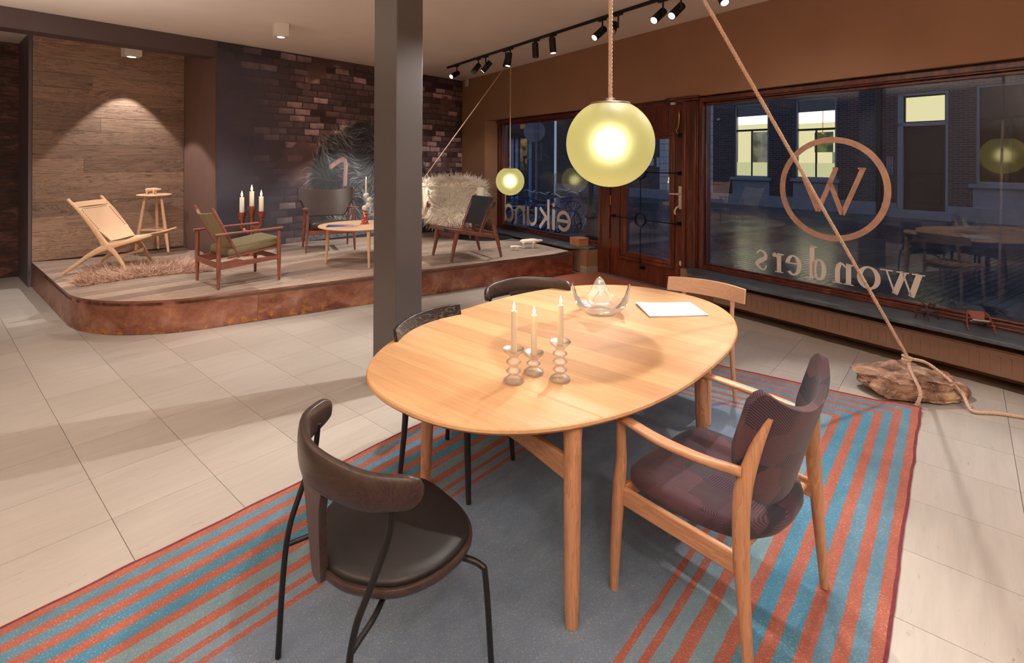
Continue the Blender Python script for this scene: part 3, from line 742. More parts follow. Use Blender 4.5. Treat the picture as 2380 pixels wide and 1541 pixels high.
# ---------------------------------------------------------------- track with its spotlights, ceiling lights
tr = MB().box(4.283, 4.317, -1.0, 8.56, ZC-.034, ZC-.0005).build('track_rail', BLACKM, rz=RW, bevel=.003)
tag(tr, 'long black lighting track along the ceiling beside the shop front', 'lighting track')
LENS = emis('lit_lens', S(255, 236, 214), 7.0); LENS_OFF = plain('dark_reflector', S(150, 130, 110), .25, .9)
tl = [  # pixel of the head, aim point, lit, power, cone, label
 (1062, 166, (-3.0, 6.6, 1.4), 1, 260, 55, 'black track spot at the far end of the track, lens glowing'),
 (1112, 157, (-2.4, 6.4, .3), 0, 0, 50, 'black track spot second from the far end, aimed down left'),
 (1129, 149, (-1.8, 8.6, 1.6), 1, 420, 46, 'black track spot third from the far end, lens glowing'),
 (1175, 143, (-.9, 8.2, .4), 0, 0, 50, 'black track spot above the thin pendant rope, tilted left'),
 (1186, 133, (-.4, 7.6, .3), 1, 160, 60, 'black track spot just right of the thin pendant rope'),
 (1247, 112, (.45, 7.2, 0), 0, 0, 45, 'black track spot hanging straight down, left one of the upright pair'),
 (1285, 107, (.8, 6.9, 0), 1, 90, 60, 'black track spot hanging nearly straight down, right one of the upright pair'),
 (1400, 69, (-1.6, 4.6, .6), 1, 160, 50, 'black track spot left of the thick pendant rope, lens glowing'),
 (1437, 61, (.3, 3.6, 1.2), 0, 0, 45, 'black track spot right of the thick pendant rope, lens dark'),
 (1541, 26, (-.9, 3.6, .8), 1, 160, 55, 'black track spot left of the brightest lens, lens glowing'),
 (1583, 18, (-1.5, 3.2, .0), 1, 520, 60, 'black track spot with the brightest lens, facing the table'),
 (1690, 2, (2.3, 2.6, 0), 1, 200, 60, 'black track spot cut off by the top edge of the picture')]
for u, v, aim, lit, pw, cone, lab in tl:
    p = onplane(u, v, 4.30*W2, W2); s_ = float(p @ W1); z_ = ZC-.19
    base = Ww(4.30, s_, ZC-.034)
    r = thing('track_spotlight', lab, 'spotlight', tuple(base), RW, 'spotlights on the ceiling track')
    d = Vector(aim)-Vector(Ww(4.30, s_, z_)); d.normalize()
    dl = Vector((d @ Vector(W2), d @ Vector(W1), d.z))
    MB().box(-.016, .016, -.06, .06, -.02, 0).build('adapter', BLACKM, r, bevel=.003)
    MB().tube([(0, 0, -.01), (0, 0, -.155)], .010, 8).build('stem', BLACKM, r)
    c_ = Vector((0, 0, -.155)); side = dl.cross(Vector((0, 0, 1)))
    side = side.normalized()*.056 if side.length > .01 else Vector((.056, 0, 0))
    c_ = c_ + side
    MB().tube([c_-dl*.105, c_-dl*.098, c_+dl*.094, c_+dl*.097], [.038, .044, .044, .042], 22, cap=True).tube([c_-side*1.0+Vector((0, 0, .012)), c_], .014, 8).build('lamp_head', BLACKM, r)
    MB().tube([c_+dl*.0972, c_+dl*.0995], [.036, .035], 22).build('lens', LENS if lit else LENS_OFF, r)
    if lit:
        wl = Vector(base) + Matrix.Rotation(RW, 3, 'Z') @ (c_ + dl*.125)
        spot('track_beam', tuple(wl), aim, pw, cone, .45, .028)
for px, t1_, zc, sz, lab in (((653, 72), None, ZC, .165, 'white cube ceiling light over the platform, left of the column'), ((306, 110), 8.72, ZN, .20, 'white cube ceiling light above the planked wall, behind the beam')):
    p = onplane(px[0], px[1], t1_*T1, T1) if t1_ else at(px[0], px[1], ZC-.09)
    r = thing('ceiling_light', lab, 'ceiling light', (p[0], p[1], zc), RW if t1_ is None else RT, 'white cube ceiling lights')
    h = sz/2
    MB().box(-h, h, -h, h, -sz, -.0005).build('housing', WHITEP, r, bevel=.004)
    MB().tube([(0, 0, -sz-.004), (0, 0, -sz+.001)], h*.62, 24).build('bezel', WHITEP, r)
    MB().tube([(0, 0, -sz-.006), (0, 0, -sz-.003)], h*.5, 24).build('lens', LENS, r)
    spot('downlight_beam', (p[0], p[1], zc-sz-.02), (p[0], p[1], 0), 150 if t1_ else 90, 72 if t1_ else 84, .18, .02)

# ---------------------------------------------------------------- radiator under the big window
rd = thing('radiator', 'long low flat radiator panel under the big window sill', 'radiator', (0, 0, 0), RW)
MB().box(5.145, 5.19, -1.4, 3.62, .072, .262).box(5.205, 5.25, -1.4, 3.62, .072, .262).build('panel', RADP, rd, bevel=.008)
MB().box(5.15, 5.25, -1.4, 3.62, .262, .27).build('grille', RADP, rd, bevel=.002)
me = MB().prism([(a, b_) for a, b_ in arc((0, .045), .013, 0, pi, 6)+arc((0, -.045), .013, pi, 2*pi, 6)], 0, .006)
me.v = [(-z, x, y) for x, y, z in me.v]
sm = me.mesh('slot', 40); sm.materials.append(RADP)
s_ = 1.08-.0613*36
while s_ < 3.58:
    if s_ > -.4: link_mesh('slot', sm, None, rd, (5.146, s_, .166))
    s_ += .0613

# ---------------------------------------------------------------- pendants, ropes, boulder
def m_globe():
    t = NT('frosted_lime_glass'); 
    s_ = t.b; t.fin(S(238, 232, 186), .55, **{'Transmission Weight': 1.0, 'IOR': 1.30, 'Emission Color': S(218, 208, 146), 'Emission Strength': .16})
    return t.m
GLOBE = m_globe(); BULB = emis('lit_bulb', S(255, 246, 206), 5.5)
def m_rope():
    t = NT('cotton_rope'); v = t.coord((1, 1, 1)); a = t.noise(v, 160, 3)
    t.bump(a, .3, .002); return t.fin(t.ramp(a, [(.3, S(186, 152, 128)), (.7, S(232, 204, 180))]), .9)
ROPE = m_rope()
def rope_mesh(mb, pts, r, pitch, strands=3, seg=6, step=10):
    P = [Vector(p) for p in pts]; L = [0]
    for a, b_ in zip(P[:-1], P[1:]): L.append(L[-1]+(b_-a).length)
    n = max(8, int(L[-1]/pitch*step)); u = None; C = []; 
    for i in range(n+1):
        t = L[-1]*i/n; k = max(0, min(len(P)-2, next((j for j in range(1, len(L)) if L[j] >= t-1e-9), len(L)-1)-1))
        f = (t-L[k])/max(1e-9, L[k+1]-L[k]); c_ = P[k].lerp(P[k+1], f); tan = (P[k+1]-P[k]).normalized()
        if u is None: u = tan.orthogonal().normalized()
        u = (u-tan*u.dot(tan)).normalized(); w_ = tan.cross(u); C.append((c_, u.copy(), w_, t))
    for s_ in range(strands):
        mb.tube([c_+(u*cos(2*pi*t/pitch+2*pi*s_/strands)+w_*sin(2*pi*t/pitch+2*pi*s_/strands))*r*.5 for c_, u, w_, t in C], r*.56, seg)
    return mb
def pendant(name, c, R, lab):
    r = thing(name, lab, 'pendant lamp', tuple(c), 0, 'globe pendant lamps')
    prof = [(R*sin(a), -R*cos(a)) for a in [pi*(.004+i/40*.848) for i in range(41)]]
    inner = [(x*.965, z*.965) for x, z in reversed(prof)]
    mb = MB(); seg = 48; vs = []
    for x, z in prof+inner:
        for k in range(seg): vs.append((x*cos(2*pi*k/seg), x*sin(2*pi*k/seg), z))
    n = len(prof)*2; fs = [(i*seg+k, i*seg+(k+1) % seg, (i+1)*seg+(k+1) % seg, (i+1)*seg+k) for i in range(n-1) for k in range(seg)]
    fs += [tuple(range(seg-1, -1, -1)), tuple((n-1)*seg+k for k in range(seg))]
    mb.add(vs, fs).build('globe_shade', GLOBE, r, smooth=60)
    zt = prof[-1][1]; rt = prof[-1][0]
    MB().lathe([(rt*1.01, -.004), (rt*1.02, .004), (rt*.98, .009), (.03, .012), (.03, .03), (.02, .034)], 40, (0, 0, zt)).build('cap', plain('satin_nickel', S(190, 180, 168), .3, 1.0), r)
    MB().ball((0, 0, 0), R*.36, 24, 16).build('bulb', BULB, r)
    MB().tube([(0, 0, R*.28), (0, 0, zt)], .018, 12).build('lamp_holder', plain('lamp_holder_white', S(220, 214, 200), .4), r)
    return r, zt
g1 = np.array([.530, 2.82, 1.752]); g2_ = np.array([aty(1185.5, 421, 8.62)[0], 8.62, aty(1185.5, 421, 8.62)[2]])
_, zt1 = pendant('pendant_lamp', g1, .236, 'large yellow-green glass globe lamp hanging over the dining table')
_, zt2 = pendant('pendant_lamp', g2_, .236, 'smaller looking yellow-green glass globe lamp hanging over the platform')
kn = np.array([aty(2109, 833, 3.72)[0], 3.72, aty(2109, 833, 3.72)[2]])
top1 = g1+np.array([.012, 0, ZC-.03-g1[2]])
rp = MB()
rope_mesh(rp, [g1+np.array([0, 0, zt1+.03]), top1-np.array([.012, 0, .03]), top1+np.array([.03, .01, 0])], .0115, .062)
rope_mesh(rp, [top1+np.array([.012, 0, .0]), top1+np.array([.05, .02, -.02]), kn+np.array([0, 0, .01])], .0115, .062)
fl_ = [tuple(kn), tuple(aty(2150, 842, 3.70)), tuple(aty(2185, 866, 3.66)), tuple(aty(2215, 892, 3.60)), tuple(aty(2240, 920, 3.56)), tuple(at(2252, 946, .03)), tuple(at(2268, 958, .012)), tuple(at(2320, 961, .012)), tuple(at(2400, 972, .012)), tuple(at(2560, 985, .012))]
rope_mesh(rp, spline(fl_, 6), .0115, .05)
lp = [tuple(kn), tuple(aty(2116, 858, 3.66)), tuple(aty(2128, 885, 3.57)), tuple(aty(2139, 910, 3.52)), tuple(aty(2136, 930, 3.515)), tuple(aty(2130, 942, 3.53))]
rope_mesh(rp, spline(lp, 6), .0115, .05)
for k, tilt in ((0, .2), (1, -.5)):
    rope_mesh(rp, [tuple(kn+np.array([.026*cos(a), .022*sin(a), .012*k-.004+tilt*.02*cos(a)])) for a in [2*pi*i/14 for i in range(15)]], .0115, .05)
ro = rp.build('rope', ROPE, smooth=80); tag(ro, 'thick twisted rope from the large globe lamp over the ceiling down to the boulder', 'rope')
pl = MB().lathe([(.045, 0), (.045, -.008), (.02, -.012), (.012, -.03)], 20, (top1[0], top1[1], ZC-.0005)); tag(pl.build('ceiling_hook', BLACKM), 'small ceiling hook holding the thick rope above the table', 'hook')
top2 = np.array([g2_[0]-.02, g2_[1], ZC-.06]); end2 = np.array(aty(905, 524, 8.75)); end2[2] = max(end2[2], .34)
rp = MB(); rope_mesh(rp, [g2_+np.array([0, 0, zt2+.03]), top2+np.array([.02, 0, 0])], .009, .06, 2, 5, 8); rope_mesh(rp, [top2, end2], .009, .06, 2, 5, 8)
rope_mesh(rp, [tuple(end2+np.array([.05*cos(a), .05*sin(a), 0])) for a in [2*pi*i/12 for i in range(13)]], .009, .06, 2, 5, 8)
tag(rp.build('rope', ROPE, smooth=80), 'thin rope running from the far globe lamp down behind the column', 'rope')
tag(MB().lathe([(.045, 0), (.045, -.008), (.02, -.012), (.012, -.05)], 20, (top2[0], top2[1], ZC-.0005)).build('ceiling_hook', BLACKM), 'small ceiling hook holding the thin rope of the far lamp', 'hook')

RK = [(1978,850,3.90),(2045,838,4.02),(2100,842,4.02),(2150,853,3.96),(2200,868,3.9),(2252,921,3.72),(1990,866,3.80),(2028,884,3.70),(2100,880,3.60),(2150,884,3.55),(2208,892,3.55),(2040,915,3.64),(2060,934,3.60),(2130,944,3.545),(2200,947,3.54),(2234,943,3.56),(2000,885,3.78),(2060,905,3.95),(2200,905,3.9)]
bm = bmesh.new()
for u, v, Y in RK:
    p = aty(u, v, Y); bm.verts.new((p[0], p[1], max(p[2], .004)))
bmesh.ops.convex_hull(bm, input=bm.verts[:])
bmesh.ops.delete(bm, geom=[v for v in bm.verts if not v.link_faces], context='VERTS')
bmesh.ops.triangulate(bm, faces=bm.faces[:])
for _ in range(4):
    bmesh.ops.subdivide_edges(bm, edges=[e for e in bm.edges if e.calc_length() > .026], cuts=1); bmesh.ops.triangulate(bm, faces=bm.faces[:])
bm.normal_update()
from mathutils import noise as MN
for v in bm.verts:
    c_ = v.co*7; n_ = MN.fractal(c_, 1.0, 2.0, 4)*.022 + (abs(MN.noise(v.co*3.1+Vector((3, 1, 7))))-.25)*.05
    lay = (math.floor(v.co.z*24+1.2*MN.noise(v.co*4))%2-.5)*.018
    k = 1 if v.co.z < .16 else .35
    v.co += (v.normal*(n_+lay)*k if v.normal.length else Vector()); v.co.z = max(v.co.z, .001)
me = bpy.data.meshes.new('boulder'); bm.to_mesh(me); bm.free(); me.polygons.foreach_set('use_smooth', [True]*len(me.polygons)); me.set_sharp_from_angle(angle=radians(28))
def m_rockmat():
    t = NT('layered_slate_rock'); v = t.coord((1, 1, 2.2)); a = t.noise(v, 7, 7, .7, .8); b = t.noise(v, 22, 5, .75)
    col = t.ramp(a, [(.3, S(70, 48, 38)), (.44, S(128, 96, 80)), (.56, S(176, 140, 118)), (.70, S(222, 196, 160))])
    col = t.mix(t.ramp(b, [(.55, (0, 0, 0, 1)), (.66, (.8, .8, .8, 1))]), col, S(196, 142, 88))
    t.bump(t.math('ADD', a, t.math('MULTIPLY', b, .5)), .7, .02); return t.fin(col, .75)
tag(link_mesh('boulder', me, m_rockmat()), 'rough brown boulder on the floor by the rug corner, tied with rope', 'rock')

# ---------------------------------------------------------------- rug
CRb = np.array([2.72, 3.463]); CLb = np.array([.78, 4.845]); e2 = -np.array([.648, .7615]); RWID = float(np.hypot(*(CRb-CLb))); RLEN = 4.3
def m_rug():
    t = NT('striped_flatweave'); uv = t.n('UVMap').outputs[0]; sp = t.n('SeparateXYZ', {0: uv})
    a, b_ = sp.outputs['X'], sp.outputs['Y']
    wob = t.math('MULTIPLY', t.math('SUBTRACT', t.noise(t.n('Mapping', {'Vector': uv, 'Scale': (6, 6, 1)}).outputs[0], 1.5, 3), .5), .012)
    d = t.math('ADD', t.math('MINIMUM', t.math('MINIMUM', a, t.math('SUBTRACT', RWID, a)), b_), wob)
    ws = [.042, .046, .046, .050, .046, .054, .046, .055, .044, .064, .043, .054, .027, .040, .027]; red = S(168, 98, 84)
    bl = [S(96, 134, 156), S(94, 134, 158), S(80, 134, 162), S(76, 134, 164), S(118, 148, 162), S(122, 150, 168), S(126, 148, 170)]
    x = t.n('ValToRGB', {0: t.math('MULTIPLY', d, 1/.80)}); x.color_ramp.interpolation = 'CONSTANT'; e = x.color_ramp.elements
    pos = 0; e[0].position = 0; e[0].color = red; first = True
    cols = []
    for i, w_ in enumerate(ws):
        cols.append((pos/.80, red if i % 2 == 0 else bl[min(i//2, 6)])); pos += w_
    cols.append((pos/.80, S(122, 140, 162)))
    e[1].position = cols[1][0]; e[1].color = cols[1][1]
    for p, c in cols[2:]:
        q = e.new(p); q.color = c
    n1 = t.noise(t.n('Mapping', {'Vector': uv, 'Scale': (90, 240, 1)}).outputs[0], 1.0, 4, .75)
    n2 = t.noise(t.n('Mapping', {'Vector': uv, 'Scale': (240, 90, 1)}).outputs[0], 1.0, 4, .75)
    big = t.noise(t.n('Mapping', {'Vector': uv, 'Scale': (7, 3, 1)}).outputs[0], 1.0, 4, .7)
    fle = t.math('MAXIMUM', t.ramp(n1, [(.57, (0, 0, 0, 1)), (.66, (1, 1, 1, 1))]), t.ramp(n2, [(.59, (0, 0, 0, 1)), (.68, (1, 1, 1, 1))]))
    fle = t.math('MULTIPLY', fle, t.ramp(big, [(.3, (.25, .25, .25, 1)), (.65, (1, 1, 1, 1))]))
    col = t.mix(1.0, x.outputs[0], t.ramp(big, [(.3, (.82, .82, .84, 1)), (.7, (1.1, 1.1, 1.08, 1))]), 'MULTIPLY')
    col = t.mix(fle, col, S(206, 196, 178))
    w1 = t.math('SINE', t.math('MULTIPLY', a, 900.0)); w2 = t.math('SINE', t.math('MULTIPLY', b_, 900.0))
    t.bump(t.math('ADD', t.math('MULTIPLY', w1, w2), n1), .5, .004)
    return t.fin(col, .95, **{'Specular IOR Level': .1})
nu, nv = 60, 90; vs, uvs = [], []
for i in range(nu+1):
    for j in range(nv+1):
        a, b_ = RWID*i/nu, RLEN*j/nv
        p = CLb + (CRb-CLb)*(a/RWID) + e2*b_
        z = .009 + .0025*MN.noise(Vector((a*2.5, b_*2.5, 0)))
        ed = .006*MN.noise(Vector((a*6, b_*6, 4)))
        if i in (0, nu): p = p + (CRb-CLb)/RWID*ed
        if j == 0: p = p - e2*ed*1.6; z += .004
        if a > RWID-.25 and b_ < .15: z += .016*max(0, 1-((RWID-.06-a)**2+(b_)**2)/.03)
        vs.append((p[0], p[1], z)); uvs.append((a, b_))
n0 = len(vs); fs = []; I = lambda i, j: i*(nv+1)+j
for i in range(nu):
    for j in range(nv): fs.append((I(i, j), I(i, j+1), I(i+1, j+1), I(i+1, j)))
edge = [I(i, 0) for i in range(nu+1)]+[I(nu, j) for j in range(1, nv+1)]+[I(i, nv) for i in range(nu-1, -1, -1)]+[I(0, j) for j in range(nv-1, 0, -1)]
for k in edge: vs.append((vs[k][0], vs[k][1], .001)); uvs.append(uvs[k])
for k in range(len(edge)):
    l = (k+1) % len(edge); fs.append((edge[k], n0+k, n0+l, edge[l]))
me = bpy.data.meshes.new('rug'); me.from_pydata(vs, [], fs); ul = me.uv_layers.new(name='UVMap')
vi = np.empty(len(me.loops), int); me.loops.foreach_get('vertex_index', vi); ul.data.foreach_set('uv', np.array(uvs, np.float32)[vi].ravel())
bm = bmesh.new(); bm.from_mesh(me); bmesh.ops.recalc_face_normals(bm, faces=bm.faces); bm.to_mesh(me); bm.free()
rug = link_mesh('rug', me, m_rug()); tag(rug, 'blue flat-woven rug with rust-red border stripes under the dining table', 'rug')
ew = MB(); ring_ = [Vector(vs[k]) for k in edge]
ew.tube([p+Vector((0, 0, -.002)) for p in ring_], [(.006+.002*random.random(), .006) for _ in ring_], 6, closed=True)
ew.build('selvedge', plain('wine_red_yarn', S(112, 42, 50), .95, var=.3, scale=60), rug)
# ---------------------------------------------------------------- dining table
OAK = wood('oiled_oak', S(226, 170, 112), S(192, 134, 82), 1, 1.3, .38, .5)
OAKZ = wood('oiled_oak_upright', S(198, 148, 112), S(152, 104, 74), 2, 1.2, .42, .8)
OAKX = wood('oiled_oak_rail', S(200, 150, 112), S(156, 108, 78), 1, 1.2, .42, .8)
t = NT('oak_stave'); n1 = t.noise(t.coord((11, 1.0, 11)), 1.0, 5, .6, .5); n2 = t.noise(t.coord((110, 5, 110)), 1.0, 3, .6)
col = t.ramp(t.math('ADD', t.math('MULTIPLY', n1, .6), t.math('MULTIPLY', n2, .4)), [(.3, S(212, 168, 122)), (.7, S(184, 138, 96))])
col = t.mix(1.0, col, t.ramp(t.n('ObjectInfo').outputs['Random'], [(0, (.80, .77, .75, 1)), (1, (1.06, 1.06, 1.06, 1))]), 'MULTIPLY')
t.bump(n2, .06, .002); STAVE = t.fin(col, .46)
TH = radians(49.79); TC = (.342, 2.839, 0.0); TZ = .735
tbl = thing('dining_table', 'large oval oiled-oak dining table standing on the striped rug', 'dining table', TC, TH)
A_, B_, NS = 1.172, .746, 2.33
def sup(a, ra, rb):
    c_, s_ = cos(a), sin(a)
    return ra*math.copysign(abs(c_)**(2/NS), c_), rb*math.copysign(abs(s_)**(2/NS), s_)
prof = [(-.055, TZ-.034), (-.02, TZ-.031), (-.006, TZ-.022), (0, TZ-.014), (-.003, TZ-.005), (-.010, TZ)]
SEG = 144; vs = []
for o, z in prof:
    for k in range(SEG):
        x, y = sup(2*pi*k/SEG, A_+o, B_+o); vs.append((x, y, z))
fs = [(i*SEG+k, i*SEG+(k+1) % SEG, (i+1)*SEG+(k+1) % SEG, (i+1)*SEG+k) for i in range(len(prof)-1) for k in range(SEG)]
fs += [tuple(range(SEG-1, -1, -1)), tuple((len(prof)-1)*SEG+k for k in range(SEG))]
NB = 17; xs = [-A_-.01] + [-A_+2*A_*k/NB + random.uniform(-.02, .02) for k in range(1, NB)] + [A_+.01]
xs[8] = -.012
for k in range(NB):
    bm = bmesh.new(); me = bpy.data.meshes.new('board'); me.from_pydata(vs, [], fs); bm.from_mesh(me)
    gap = .0009 if k in (7, 8) else .0001
    for x, sg_ in ((xs[k]+(gap if k == 8 else .0001), -1), (xs[k+1]-(gap if k == 7 else .0001), 1)):
        if abs(x) > A_: continue
        r = bmesh.ops.bisect_plane(bm, geom=bm.verts[:]+bm.edges[:]+bm.faces[:], plane_co=(x, 0, 0), plane_no=(sg_, 0, 0), clear_outer=True)
        ed = [e for e in r['geom_cut'] if isinstance(e, bmesh.types.BMEdge)]
        if ed: bmesh.ops.contextual_create(bm, geom=ed)
    bmesh.ops.recalc_face_normals(bm, faces=bm.faces); bm.to_mesh(me); bm.free()
    me.polygons.foreach_set('use_smooth', [True]*len(me.polygons)); me.set_sharp_from_angle(angle=radians(35))
    link_mesh('board', me, STAVE, tbl)
LEGS = [(-.835, -.545), (-.66, .45), (.66, -.45), (.835, .545)]
for x, y in LEGS:
    MB().tube([(x*1.004, y*1.004, .011), (x*1.0, y*1.0, .1), (x*.985, y*.985, .45), (x*.975, y*.975, .66), (x*.96, y*.96, TZ-.033)], [.0235, .0265, .031, .033, .037], 20, up=(1, 0, 0)).build('leg', OAKZ, tbl)
for i, j in ((0, 1), (3, 2)):
    p, q = np.array(LEGS[i])*.98, np.array(LEGS[j])*.98; d = q-p; n_ = np.array([-d[1], d[0]])/np.hypot(*d)*.012
    P = [(0, .50), (.5, .555), (1, .50), (1, .585), (.5, .615), (0, .585)]
    P = [(0, .497), (.25, .525), (.5, .535), (.75, .525), (1, .497), (1, .588), (.5, .60), (0, .588)]
    v = [tuple(np.append(p+d*t_+n_*s_, z)) for s_ in (-1, 1) for t_, z in P]; m = len(P)
    MB().add(v, [tuple(range(m)), tuple(range(2*m-1, m-1, -1))]+[(k, (k+1) % m, m+(k+1) % m, m+k) for k in range(m)]).build('brace', OAKX, tbl, bevel=.006)
MB().box(-.70, .70, -.035, .035, .60, .64).build('beam', OAKX, tbl, bevel=.006)
MB().box(-.80, -.72, -.45, .42, .655, .70).box(.72, .80, -.42, .45, .655, .70).box(-.74, -.70, -.03, .03, .53, .66).box(.70, .74, -.03, .03, .53, .66).build('batten', OAKX, tbl, bevel=.006)

# ---------------------------------------------------------------- chairs at the table
SMOKED = wood('smoked_dark_oak', S(66, 51, 46), S(38, 30, 28), 0, 1.4, .34, .8)
BLACKLEA = plain('black_leather', S(27, 24, 25), .5, var=.15, scale=30, bump=.08)
TUBE = plain('black_steel_tube', S(26, 26, 28), .4, .2, var=.06)
def closed_spline(pts, n=6):
    m = len(pts); P = [Vector((p[0], p[1], 0)) for p in pts]; out = []
    for i in range(m):
        p0, p1, p2, p3 = P[i-1], P[i], P[(i+1) % m], P[(i+2) % m]
        for k in range(n):
            t_ = k/n; out.append(.5*((2*p1)+(p2-p0)*t_+(2*p0-5*p1+4*p2-p3)*t_*t_+(3*p1-p0-3*p2+p3)*t_**3))
    return [(p.x, p.y) for p in out]
def pad(mb, outline, levels):      # rounded cushion: list of (scale, z)
    n = len(outline); cx = sum(p[0] for p in outline)/n; cy = sum(p[1] for p in outline)/n
    vs = [(cx+(x-cx)*s_, cy+(y-cy)*s_, z) for s_, z in levels for x, y in outline]; m = len(levels)
    fs = [(i*n+k, i*n+(k+1) % n, (i+1)*n+(k+1) % n, (i+1)*n+k) for i in range(m-1) for k in range(n)]
    return mb.add(vs, fs+[tuple(range(n-1, -1, -1)), tuple((m-1)*n+k for k in range(n))])
def metal_chair(label, loc, rz, group):
    r = thing('dining_chair', label, 'chair', loc, rz, group)
    half = [(0, .262), (.13, .25), (.228, .178), (.268, .05), (.24, -.085), (.14, -.178), (.04, -.212)]
    ol = closed_spline(half + [(-x, y) for x, y in reversed(half[1:])], 5)
    pad(MB(), ol, [(.90, .415), (.98, .420), (1, .430), (1.0, .440), (.985, .446)]).build('seat', SMOKED, r, smooth=50)
    pad(MB(), ol, [(.94, .444), (.955, .452), (.95, .460), (.92, .467), (.80, .472), (.4, .474)]).build('seat_pad', BLACKLEA, r, smooth=60)
    # back: bent rail and the T-shaped stay
    pts = spline([(-.315, -.045, .752), (-.29, -.10, .752), (-.20, -.185, .754), (0, -.238, .757), (.20, -.185, .754), (.29, -.10, .752), (.315, -.045, .752)], 6); n = len(pts)
    rad = []
    for i in range(n):
        e = min(i, n-1-i)/6; k = min(1, sqrt(max(0, 1-(1-min(1, e*1.0))**2)))
        rad.append((.004+.0145*k, .012+(.030+.020*min(1, e/3))*k))
    mb = MB().tube(pts, rad, 14, sq=2.8)
    pr = [(-.13, .722), (-.075, .70), (-.056, .64), (-.046, .55), (-.038, .44), (-.036, .415), (-.02, .402), (.02, .402), (.036, .415), (.038, .44), (.046, .55), (.056, .64), (.075, .70), (.13, .722)]
    b0 = len(mb.v); nn = len(pr)
    for s_ in (-1, 1):
        for x, z in pr:
            mb.v.append((x, -.232+.35*x*x*.0 + (.72-z)*.07 + x*x*.9 + s_*.0125, z))
    mb.f += [tuple(b0+k for k in range(nn)), tuple(b0+nn+k for k in range(nn-1, -1, -1))] + [(b0+k, b0+(k+1) % nn, b0+nn+(k+1) % nn, b0+nn+k) for k in range(nn)]
    mb.build('backrest', SMOKED, r, smooth=50, bevel=.004)
    for s_ in (-1, 1):
        MB().tube(spline([(s_*.262, -.115, .735), (s_*.268, -.125, .64), (s_*.262, -.175, .52), (s_*.252, -.215, .42), (s_*.248, -.235, .28), (s_*.25, -.25, .012)], 6), .0095, 12).build('leg', TUBE, r)
        MB().tube(spline([(s_*.11, .10, .407), (s_*.215, .16, .404), (s_*.262, .195, .388), (s_*.276, .206, .34), (s_*.292, .222, .012)], 6), .0095, 12).build('leg', TUBE, r)
    MB().tube(spline([(.252, -.222, .37), (.20, -.12, .392), (.10, -.03, .405), (-.10, -.03, .405), (-.20, -.12, .392), (-.252, -.222, .37)], 8), .0085, 10).build('stretcher', TUBE, r)
    return r
def face(fx, fy): return math.atan2(fy, fx)-pi/2
ASHBLK = NT('black_stained_ash')
w_ = ASHBLK.noise(ASHBLK.coord((2.2, 5, 9), rot=(0, .5, 0)), 1.6, 3, .5, .8)
w_ = ASHBLK.math('FRACT', ASHBLK.math('MULTIPLY', w_, 9.0))
ASHBLK.fin(ASHBLK.ramp(w_, [(.0, S(104, 100, 104)), (.16, S(60, 56, 58)), (.30, S(26, 24, 25)), (.92, S(32, 29, 31)), (1, S(90, 86, 90))]), .38); ASHBLK = ASHBLK.m
def wood_chair(label, loc, rz, group, RAILM, LEGM):
    r = thing('dining_chair', label, 'chair', loc, rz, group)
    half = [(0, .22), (.14, .215), (.205, .17), (.21, 0), (.19, -.16), (.12, -.205), (.05, -.21)]
    ol = closed_spline(half + [(-x, y) for x, y in reversed(half[1:])], 5)
    pad(MB(), ol, [(.95, .432), (.995, .437), (1, .446), (.985, .455), (.9, .452), (.5, .448)]).build('seat', LEGM, r, smooth=50)
    MB().box(-.18, .18, .175, .193, .385, .434).box(-.165, .165, -.19, -.172, .385, .434).box(-.20, -.182, -.17, .18, .385, .434).box(.182, .20, -.17, .18, .385, .434).build('apron', LEGM, r, bevel=.003)
    def fn(u, v):
        x = (u-.5)*.56; e = abs(u-.5)*2
        h = .054-.006*e*e; return (x, -.262+.062*e*e*1.15-(v-.5)*.018, .748+(v-.5)*2*h), Vector((-.35*(u-.5), 1, .1)).normalized()
    mb = MB().sheet(fn, 20, 4, .021)
    for s_ in (-1, 1):
        mb.tube([(s_*.178, -.238, .64), (s_*.178, -.240, .685), (s_*.178, -.242, .715)], [(.013, .012), (.017, .010), (.034, .008)], 12, up=(0, 1, 0))
    mb.build('backrest', RAILM, r, bevel=.006, smooth=45)
    for s_ in (-1, 1):
        MB().tube(spline([(s_*.205, -.225, .012), (s_*.195, -.205, .25), (s_*.188, -.20, .44), (s_*.180, -.225, .60), (s_*.178, -.238, .66)], 5), lerps([.0125, .0155, .018, .0145, .013], 21), 14).build('leg', LEGM, r)
        MB().tube([(s_*.215, .215, .012), (s_*.205, .20, .25), (s_*.195, .188, .44)], [.0125, .016, .018], 14).build('leg', LEGM, r)
    return r
G = 'chairs around the dining table'
metal_chair('nearest black chair with tube legs and dark T-shaped back', (-.413, 1.70, 0), radians(41.5-90), G)
metal_chair('black chair with tube legs at the far left end of the table', (.145, 3.545, 0), face(.373, -.928), G)
LIGHTASH = wood('soap_treated_ash', S(228, 188, 158), S(202, 156, 124), 0, 1.2, .5, .6); LIGHTASHZ = wood('soap_treated_ash_leg', S(216, 174, 144), S(188, 142, 112), 2, 1.2, .5, .6)
wood_chair('black ash chair with streaky grain on its curved back, beside the column', (-.281, 2.79, 0), face(.87, -.495), G, ASHBLK, plain('black_ash_leg', S(34, 31, 33), .4, var=.2, scale=20))
wood_chair('pale ash chair pushed in at the far right end of the table', (1.235, 3.56, 0), face(-.70, -.714), G, LIGHTASH, LIGHTASHZ)

